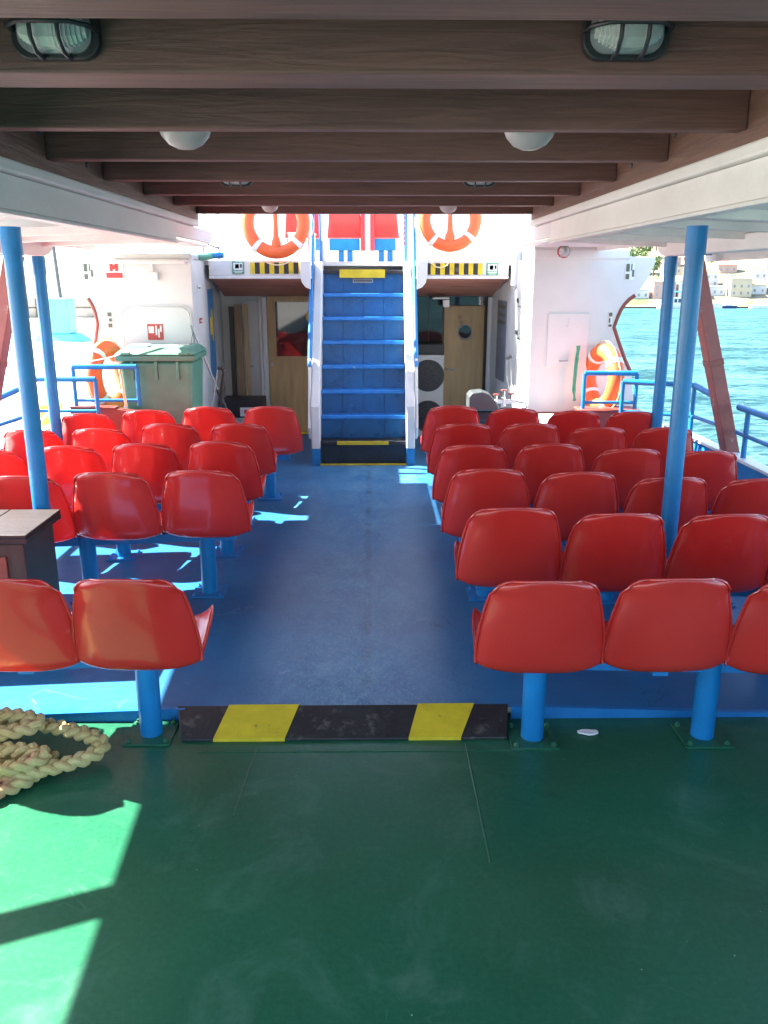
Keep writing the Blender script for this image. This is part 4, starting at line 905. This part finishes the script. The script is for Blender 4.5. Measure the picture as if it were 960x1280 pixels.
for z, lab in ((1.60, 'upper dark clamp on the sunlit inner wall, open water side'), (1.30, 'middle dark clamp on the sunlit inner wall, open water side')):
    s_ = thing('wall_clamp', (1.42, 8.3, z), lab, 'clamp'); wall_panel(1, 8.32, 8.40, z - 0.02, z + 0.02, 'block', 'dark_grey', s_, 0.01); wall_panel(1, 8.0, 8.34, z - 0.055, z - 0.049, 'strap', 'dark_grey', s_, 0.006)
# mop / boat-hook with bent black handle leaning on quay-side wall
mp_ = thing('boat_hook', (-1.4, 8.2, BLUE), 'grey pole leaning on the white inner wall', 'pole')
TB([(-1.33, 8.35, BLUE + 0.005), (-1.40, 8.0, 0.6), (-1.63, 7.75, 1.40)], 0.010, 8).build('shaft', 'grey_metal', mp_, smooth=True)
TB([(-1.395, 8.01, 0.585), (-1.455, 7.94, 0.80)], 0.019, 10).build('grip', 'dark_grey', mp_, smooth=True)
hp = thing('hand_crank', (-1.45, 7.9, 0.6), 'black bent crank handle hanging on the white inner wall', 'handle')
TB([(-1.48, 7.70, 0.60), (-1.44, 7.70, 0.61), (-1.405, 7.70, 0.66), (-1.37, 7.70, 0.85), (-1.345, 7.70, 0.98), (-1.36, 7.70, 1.02), (-1.40, 7.70, 1.025)], 0.018, 10).build('bent_tube', 'black_plastic', hp, smooth=True)
TB([(-1.48, 7.70, 0.60), (-1.40, 7.70, 1.02)], 0.005, 6).build('stay', 'white_panel', hp, smooth=True)
hp = thing('hand_crank', (1.3, 8.4, 0.7), 'thin bent wire crank hanging on the sunlit inner wall', 'handle')
TB([(1.37, 8.4, 1.06), (1.33, 8.4, 1.04), (1.335, 8.4, 0.9), (1.37, 8.4, 0.70), (1.44, 8.3, 0.67)], 0.008, 8).build('bent_tube', 'grey_metal', hp, smooth=True)
TB([(1.375, 8.4, 1.065), (1.325, 8.4, 1.035)], 0.017, 8).build('grip', 'dark_grey', hp, smooth=True)

# ------------------------------------------------------------------ green wheeled bin
bn = thing('wheeled_bin', (-1.82, 7.45, BLUE), 'large green wheeled rubbish bin with lid, white straps across it', 'bin')
zb = BLUE + cam_z(-1.8)
def taper(x0, x1, y0, y1, z0, x2, x3, y2, y3, z1):
    return MB().add([(x0, y0, z0), (x1, y0, z0), (x1, y1, z0), (x0, y1, z0), (x2, y2, z1), (x3, y2, z1), (x3, y3, z1), (x2, y3, z1)],
                    [(0, 3, 2, 1), (4, 5, 6, 7), (0, 1, 5, 4), (1, 2, 6, 5), (2, 3, 7, 6), (3, 0, 4, 7)])
taper(-2.06, -1.57, 7.22, 7.62, zb + 0.08, -2.13, -1.52, 7.165, 7.68, 1.13).build('body', 'bin_green', bn, bevel=0.03, seg=3)
taper(-2.155, -1.495, 7.15, 7.70, 1.135, -2.16, -1.49, 7.14, 7.71, 1.185).build('rim', 'bin_green', bn, bevel=0.012)
lid = taper(-2.17, -1.48, 7.13, 7.72, 1.187, -2.10, -1.54, 7.20, 7.68, 1.245).build('lid', 'bin_green', bn, bevel=0.02, seg=3)
for x in (-2.10, -1.62): BX(x, x + 0.08, 7.11, 7.15, 1.19, 1.215).build('lid_grip', 'bin_green', lid, bevel=0.008)
for x in (-2.02, -1.82, -1.64): BX(x - 0.012, x + 0.012, 7.153, 7.19, 0.98, 1.134).build('rib', 'bin_green', bn, bevel=0.005)
for x in (-2.03, -1.60): MB().lathe([(0.09, -0.03), (0.1, -0.02), (0.1, 0.02), (0.09, 0.03)], (x, 7.55, zb + 0.10), (1, 0, 0), 20).build('wheel', 'black_plastic', bn, smooth=True)
tag(TB([(-2.46, 7.12, 1.12), (-2.2, 7.11, 1.17), (-2.0, 7.14, 1.225), (-1.7, 7.22, 1.265), (-1.55, 7.25, 1.27)], 0.006, 6).build('white_line', 'tape_white', smooth=True), 'thin white line lying across the lid of the green bin', 'line')
tag(BX(-2.08, -1.90, 7.25, 7.40, 1.247, 1.262).build('folded_cloth', 'tape_white', bevel=0.007), 'folded white cloth lying on the lid of the green bin', 'cloth')
tag(MB().bar((-2.05, 7.0, 0.78), (-2.12, 7.14, 1.11), 0.02, 0.02).build('batten', 'cord'), 'pale thin batten leaning between brown locker and green bin', 'batten')
# green line hung beside the open-water ring
tag(braid([(1.865, 7.70, 1.22), (1.86, 7.70, 1.1), (1.85, 7.70, 0.95), (1.85, 7.70, 0.82), (1.86, 7.7, 0.72)], 0.012, 0.006, 0.008, 0.07).build('green_line', 'green_rope', smooth=True), 'green braided line hanging beside the bright orange ring', 'line')

# ------------------------------------------------------------------ outboard motor and fittings, open-water side
om = thing('outboard_motor', (0.98, 7.6, BLUE), 'grey outboard motor with dark lower cowl on a stand behind the red seats', 'motor')
MB().prism([(0.86, 0.66), (0.86, 0.79), (0.885, 0.825), (0.98, 0.835), (1.05, 0.81), (1.11, 0.74), (1.14, 0.68), (1.14, 0.66)], 'y', 7.48, 7.70).build('cowl', 'cowl_grey', om, bevel=0.03, seg=3)
BX(0.875, 1.12, 7.49, 7.69, 0.56, 0.658).build('lower_cowl', 'black_plastic', om, bevel=0.02)
taper(0.95, 1.04, 7.55, 7.64, 0.22, 0.93, 1.08, 7.53, 7.66, 0.559).build('leg', 'dark_grey', om, bevel=0.02)
MB().lathe([(0.02, -.1), (0.05, -0.05), (0.05, 0.08), (0.02, .14)], (0.99, 7.6, 0.20), (0, 1, 0), 16).build('gearcase', 'dark_grey', om, smooth=True)
TB([(1.10, 7.58, 0.64), (1.2, 7.55, 0.68), (1.36, 7.5, 0.665)], 0.014, 8).build('tiller', 'black_plastic', om, smooth=True)
os_ = thing('motor_stand', (1.0, 7.6, BLUE), 'tubular metal stand carrying the outboard motor', 'stand')
for x in (0.86, 1.15):
    TB([(x, 7.42, BLUE), (x, 7.58, 0.53), (x, 7.78, BLUE)], 0.014, 8).build('leg', 'grey_metal', os_, smooth=True)
BX(0.84, 1.17, 7.56, 7.60, 0.50, 0.545).build('cross_bar', 'timber', os_, bevel=0.004)
fx = thing('valve_manifold', (1.22, 7.75, BLUE), 'cluster of pale metal valves and pipes beside the outboard motor', 'valves')
TB([(1.22, 7.8, BLUE), (1.22, 7.8, 0.74)], 0.022, 10).build('riser_pipe', 'sign_white', fx, smooth=True)
TB([(1.12, 7.8, 0.70), (1.34, 7.8, 0.70)], 0.02, 10).build('header_pipe', 'sign_white', fx, smooth=True)
for x, z in ((1.15, 0.76), (1.22, 0.80), (1.29, 0.77)):
    MB().lathe([(0.028, 0), (0.028, 0.012)], (x, 7.8, z), (0, 0, 1), 14).build('hand_wheel', 'red_brown', fx, smooth=True); TB([(x, 7.8, 0.70), (x, 7.8, z)], 0.012, 8).build('stem', 'chrome', fx, smooth=True)
TB([(1.34, 7.8, 0.70), (1.42, 7.78, 0.69), (1.44, 7.78, 0.65), (1.40, 7.78, 0.63)], 0.01, 8).build('hose_tail', 'grey_metal', fx, smooth=True)

# ------------------------------------------------------------------ roof lamps
def caged(x, y, z, label, sc=1.0):                       # oblong caged bulkhead lamp on a beam face, looking towards -Y and down
    t_ = thing('bulkhead_lamp', (x, y, z), label, 'lamp', 'lamps under the timber roof')
    def P(u, d, v): return (x + u * sc, y - d * sc, z + v * sc)
    def rr(w_, h_, r_, d0, d1): return MB().prism([(x + a * sc, z + b_ * sc) for a, b_ in rrect(-w_, w_, -h_, h_, r_)], 'y', y - d1 * sc, y - d0 * sc)
    rr(0.105, 0.062, 0.045, 0.0, 0.025).build('base', 'black_plastic', t_, bevel=0.004)
    rr(0.088, 0.050, 0.04, 0.025, 0.032).build('gasket', 'grey_metal', t_)
    g = MB()
    for i in range(17):                                  # ribbed glass
        u = -0.075 + i * 0.15 / 16; hh = 0.044 * math.sqrt(max(0.12, 1 - (u / 0.083) ** 2)); dd = 0.085 * math.sqrt(max(0.2, 1 - (u / 0.092) ** 2))
        prof = [(-hh, 0.03), (-hh, dd * 0.72), (-hh * 0.6, dd * 0.95), (0, dd), (hh * 0.6, dd * 0.95), (hh, dd * 0.72), (hh, 0.03)]
        wv = 0.0046
        g.add([P(u - wv, d, v) for v, d in prof] + [P(u + wv, d, v) for v, d in prof], [(k, k + 1, 8 + k, 7 + k) for k in range(6)] + [tuple(range(7)), tuple(range(7, 14))])
    g.build('glass', 'lamp_glass', t_)
    for u in (-0.032, 0.032):
        TB([P(u, 0.02, -0.060), P(u, 0.07, -0.055), P(u, 0.098, -0.03), P(u, 0.102, 0), P(u, 0.098, 0.03), P(u, 0.07, 0.055), P(u, 0.02, 0.060)], 0.0055 * sc, 8).build('cage_bar', 'black_plastic', t_, smooth=True)
    TB([P(-0.10, 0.02, 0), P(-0.095, 0.07, 0), P(-0.06, 0.105, 0), P(0, 0.108, 0), P(0.06, 0.105, 0), P(0.095, 0.07, 0), P(0.10, 0.02, 0)], 0.0055 * sc, 8).build('cage_bar', 'black_plastic', t_, smooth=True)
caged(-0.755, 2.272, 2.385, 'black caged oblong lamp on the roof beam above the rope side')
caged(0.615, 2.272, 2.388, 'black caged oblong lamp on the roof beam above the green deck, open water side')
caged(-0.72, 4.80, 2.335, 'small caged lamp midway along the roof, quay side', 0.85)
caged(0.575, 4.80, 2.335, 'small caged lamp midway along the roof, open water side', 0.85)
def dome(x, y, z, r_, label):
    t_ = thing('dome_lamp', (x, y, 2.52), label, 'lamp', 'lamps under the timber roof')
    MB().lathe([(r_ * 1.08, 0.0), (r_ * 1.08, -0.03)], (x, y, z + 0.055), (0, 0, 1), 28).build('collar', 'tape_white', t_, smooth=True)
    MB().lathe([(r_, 0.025), (r_ * 0.98, -r_ * 0.25), (r_ * 0.86, -r_ * 0.55), (r_ * 0.62, -r_ * 0.82), (r_ * 0.3, -r_ * 0.97), (0.002, -r_)], (x, y, z), (0, 0, 1), 28).build('globe', 'dome_glass', t_, smooth=True)
    TB([(x, y, z + 0.055), (x, y, 2.522)], r_ * 0.5, 12).build('stem', 'tape_white', t_, smooth=True)
dome(-0.685, 3.36, 2.372, 0.1, 'white dome lamp under the roof, second lamp in line on the quay side')
dome(0.585, 3.36, 2.372, 0.1, 'white dome lamp under the roof, second lamp in line on the open water side')
dome(-0.73, 6.40, 2.325, 0.062, 'white dome lamp near the stair end of the roof, quay side')
dome(0.55, 6.40, 2.325, 0.066, 'white dome lamp near the stair end of the roof, open water side')

# ------------------------------------------------------------------ quay
QZ = -0.05
wl = thing('stone_wall', (-20, 41, QZ), 'low rough stone breakwater wall across the quay', 'wall')
random.seed(11)
x = -46.0
while x < -3.6:
    for row in range(2):
        wd_ = random.uniform(1.1, 1.6)
        BX(x, x + 1.34, 41 + random.uniform(-.05, .05), 42.2, QZ + 0.001 + row * 0.5, QZ + 0.49 + row * 0.5 + random.uniform(-.03, .0)).build('stone', 'stone', wl, bevel=0.05, seg=1)
    x += 1.37
kb = thing('crane_base', (-8.6, 25, QZ), 'light blue steel pedestal with flared foot on the quay', 'pedestal')
kx, ky = -9.35, 26.0
taper(kx - 0.75, kx + 0.75, ky - 0.4, ky + 0.6, QZ, kx - 0.62, kx + 0.40, ky - 0.3, ky + 0.5, QZ + 0.22).build('foot', 'kiosk_blue', kb, bevel=0.03)
BX(kx - 0.45, kx + 0.32, ky - 0.25, ky + 0.45, QZ + 0.221, QZ + 1.25).build('column', 'kiosk_blue', kb, bevel=0.04)
lp = thing('quay_lamp_post', (-9.9, 27, QZ), 'thin dark lamp post on the quay behind the blue pedestal', 'lamp post')
TB([(-9.75, 27.5, QZ), (-9.85, 27.5, 1.5), (-10.0, 27.5, 5.2)], 0.06, 8).build('post', 'dark_grey', lp, smooth=True); TB([(-10.0, 27.5, 5.2), (-9.4, 27.5, 5.4)], 0.05, 8).build('arm', 'dark_grey', lp, smooth=True)
bo = thing('bollard', (-3.86, 10.0, QZ), 'yellow iron mooring bollard at the quay edge', 'bollard')
MB().lathe([(0.16, 0), (0.12, 0.05), (0.11, 0.3), (0.17, 0.36), (0.17, 0.42), (0.08, 0.46)], (-3.86, 10.0, QZ), (0, 0, 1), 20).build('body', 'yellow_iron', bo, smooth=True); MB().lathe([(0.22, 0), (0.22, 0.02)], (-3.86, 10.0, QZ + .001), (0, 0, 1), 20).build('base', 'dark_grey', bo, smooth=True)
tag(TB([(-2.9, 6.9, 0.9), (-3.0, 7.0, 0.5), (-3.3, 7.6, 0.28), (-3.80, 9.9, 0.3)], 0.016, 8).build('mooring_line', 'cord', smooth=True), 'pale mooring line from the side rail to the quay bollard', 'line')

# ------------------------------------------------------------------ far shore: houses, trees, boats
random.seed(21)
WIN_ME = local_mesh(BX(-0.42, 0.42, -0.06, 0.06, -0.6, 0.6), 'window', 'window_far')
WALLS = ['house_white', 'house_cream', 'house_white', 'house_pink', 'house_white']
CN = {'house_white': 'white', 'house_cream': 'cream', 'house_pink': 'pinkish'}
def far_house(x, y, w_, d_, h_, wall, tiled, waterfront):
    zb_ = hill_h(x, y) - 0.8
    t_ = thing('shore_house', (x, y, zb_), '%s %s %s %s on the far %s' % ('narrow' if w_ < 9.5 else ('wide' if w_ > 12 else 'middling wide'), 'tall' if h_ > 7.6 else 'low', CN[wall], ('house with tiled roof' if tiled else 'flat roofed house'), 'waterfront' if waterfront else 'hillside above the harbour'), 'house', 'houses of the far harbour town')
    BX(x - w_ / 2, x + w_ / 2, y, y + d_, zb_, zb_ + h_).build('wall', wall, t_)
    if tiled: MB().prism([(y - 0.5, zb_ + h_ + .01), (y + d_ + .5, zb_ + h_ + .01), (y + d_ / 2, zb_ + h_ + 2.0)], 'x', x - w_ / 2 - 0.4, x + w_ / 2 + 0.4).build('roof', 'roof_tile', t_)
    else: BX(x - w_ / 2 - 0.2, x + w_ / 2 + .2, y - .2, y + d_ + .2, zb_ + h_ + .01, zb_ + h_ + .4).build('roof', wall, t_)
    nx = max(2, int(w_ / 3.0)); nf = max(1, int(h_ / 3.1))
    for f_ in range(nf):
        for i in range(nx): part('window', WIN_ME, t_, (-w_ / 2 + (i + 0.5) * w_ / nx, -0.06, 2.4 + f_ * 3.0))
x = 96
k = 0
while x < 330:
    w_ = random.uniform(6, 13); far_house(x + w_ / 2, 384 + random.uniform(0, 6), w_, 9, random.uniform(4.5, 8.5), WALLS[k % 5], k % 3 == 1, True); x += w_ + random.uniform(0.5, 3); k += 1
for row, (yy, st_) in enumerate(((406, 16), (432, 24), (466, 36))):
    x = 100 + row * 9
    while x < 350:
        w_ = random.uniform(5.5, 11); far_house(x, yy + random.uniform(-6, 6), w_, 8, random.uniform(4.5, 8), WALLS[(k * 2 + row) % 5], k % 4 == 1, False); x += w_ + random.uniform(2, st_); k += 1
def crown_mesh(seed, rx, h):
    rnd = random.Random(seed); mb = MB()
    for cl in range(26):
        a = rnd.uniform(0, 6.28); rr = rx * math.sqrt(rnd.random()) * 0.8; zz = h * rnd.uniform(0.35, 0.95); c_ = Vector((rr * math.cos(a), rr * math.sin(a), zz))
        for i in range(34):
            d_ = Vector((rnd.gauss(0, 1), rnd.gauss(0, 1), rnd.gauss(0, .8))); d_ = d_.normalized() * rnd.uniform(0.4, 1.0) * rx * 0.34
            p0 = c_ + d_; u = Vector((rnd.gauss(0, 1), rnd.gauss(0, 1), rnd.gauss(0, 1))).normalized(); v_ = u.cross(Vector((rnd.gauss(0, 1), rnd.gauss(0, 1), 1))).normalized(); s_ = rnd.uniform(0.25, 0.5)
            mb.add([p0 - u * s_, p0 + v_ * s_ * .6, p0 + u * s_, p0 - v_ * s_ * .6], [(0, 1, 2, 3)])
    return local_mesh(mb, 'crown', 'leaf')
CROWNS = [crown_mesh(i, 3.4, 7.5) for i in range(3)]
tm = MB().tube([(0, 0, -1.0), (0.1, 0, 1.5), (0.0, 0.1, 3.2), (0.2, 0, 5.5)], [0.35, 0.26, 0.2, 0.08], 8)
for a in range(5): tm.tube([(0.05, 0.05, 2.2 + a * .4), (1.4 * math.cos(a * 1.3), 1.4 * math.sin(a * 1.3), 3.8 + a * .4)], [0.12, 0.04], 6)
TRUNK = local_mesh(tm, 'trunk', 'bark', True)
for i in range(95):
    x = random.uniform(98, 380); y = random.choice((398, 420, 448, 480, 500, 530, 560)) + random.uniform(-8, 8)
    if i < 32: x = random.uniform(205, 330); y = random.uniform(420, 540)
    t_ = thing('shore_tree', (x, y, hill_h(x, y)), 'rounded green tree on the far hillside among the houses', 'tree', 'trees on the far hillside')
    s_ = random.uniform(0.8, 1.7); t_.scale = (s_ * 1.15, s_ * 1.15, s_); t_.rotation_euler = (0, 0, random.uniform(0, 6))
    part('trunk', TRUNK, t_, (0, 0, 0)); part('crown', CROWNS[i % 3], t_, (0, 0, 0))
def boat_mesh(Lh, bw, fb):
    mb = MB(); st_ = []
    N = 8
    for i in range(N + 1):
        f_ = i / N; b2 = bw / 2 * (1 - max(0, (f_ - 0.45) / 0.55) ** 2.2) * (0.85 + 0.15 * min(1, f_ * 4)); sh = fb * (1 + 0.25 * f_ ** 2)
        st_ += [(-Lh / 2 + Lh * f_, -b2, sh), (-Lh / 2 + Lh * f_, -b2 * 0.7, 0), (-Lh / 2 + Lh * f_, 0, -0.3), (-Lh / 2 + Lh * f_, b2 * 0.7, 0), (-Lh / 2 + Lh * f_, b2, sh)]
    fs = [(i * 5 + j, i * 5 + j + 1, i * 5 + 6 + j, i * 5 + 5 + j) for i in range(N) for j in range(4)] + [(i * 5, i * 5 + 5, i * 5 + 9, i * 5 + 4) for i in range(N)] + [(0, 1, 2, 3, 4)]
    return mb.add(st_, fs)
HULLW = local_mesh(boat_mesh(10.5, 3.2, 1.2), 'hull', 'hull_white', True); HULLN = local_mesh(boat_mesh(10.5, 3.2, 1.2), 'hull', 'hull_navy', True)
CAB = local_mesh(BX(-2.6, 1.2, -1.0, 1.0, 1.15, 1.85), 'cabin', 'hull_white')
MAST = local_mesh(TB([(0.6, 0, 1.2), (0.6, 0, 15.5)], [0.24, 0.16], 8), 'mast', 'hull_white', True)
BOOM = local_mesh(TB([(0.6, 0, 2.6), (-3.8, 0, 2.7)], 0.14, 8), 'boom', 'hull_navy', True)
SPR = local_mesh(TB([(0.6, -1.1, 9), (0.6, 1.1, 9)], 0.07, 6), 'spreader', 'hull_white')
PORT = local_mesh(BX(-0.3, 0.3, -1.04, -1.0, 1.4, 1.65), 'window', 'window_dark')
for i in range(13):
    x = 120 + i * 13.5 + random.uniform(-4, 4); y = 350 + random.uniform(-6, 10); nv = i % 4 == 2
    t_ = thing('sailing_boat', (x, y, seaz(y)), '%s hulled sailing boat moored off the far shore with bare mast' % ('navy' if nv else 'white'), 'boat', 'sailing boats along the far shore')
    s_ = random.uniform(0.8, 1.25); t_.scale = (s_, s_, s_ * random.uniform(.9, 1.25)); t_.rotation_euler = (0, 0, random.uniform(-0.5, 0.5) + (math.pi if i % 3 else 0))
    part('hull', HULLN if nv else HULLW, t_, (0, 0, 0)); part('cabin', CAB, t_, (0, 0, 0)); part('mast', MAST, t_, (0, 0, 0)); part('boom', BOOM, t_, (0, 0, 0)); part('spreader', SPR, t_, (0, 0, 0))
    for q in (-2, -1, 0): part('window', PORT, t_, (q, 0, 0))
fy = thing('excursion_boat', (128, 346, seaz(346)), 'long white excursion boat with dark window band at the far shore', 'boat')
ox, oy, oz = 128, 346, seaz(346)
bm_ = boat_mesh(26, 5.5, 1.8); bm_.v = [v_ + Vector((ox, oy, oz)) for v_ in bm_.v]; bm_.build('hull', 'hull_white', fy, smooth=True)
BX(ox - 11, ox + 7, oy - 2.2, oy + 2.2, oz + 1.8, oz + 4.4).build('cabin', 'hull_white', fy); BX(ox - 9, ox + 5, oy - 2.0, oy + 2.0, oz + 6.4, oz + 6.8).build('awning', 'kiosk_blue', fy)
for i in range(11): BX(ox - 10.6 + i * 1.58, ox - 9.4 + i * 1.58, oy - 2.28, oy - 2.21, oz + 2.4, oz + 3.9).build('window', 'window_dark', fy)
for xx in (-8.5, -4, 0, 4.5): TB([(ox + xx, oy - 1.9, oz + 4.4), (ox + xx, oy - 1.9, oz + 6.4)], 0.08, 6).build('awning_post', 'hull_white', fy)
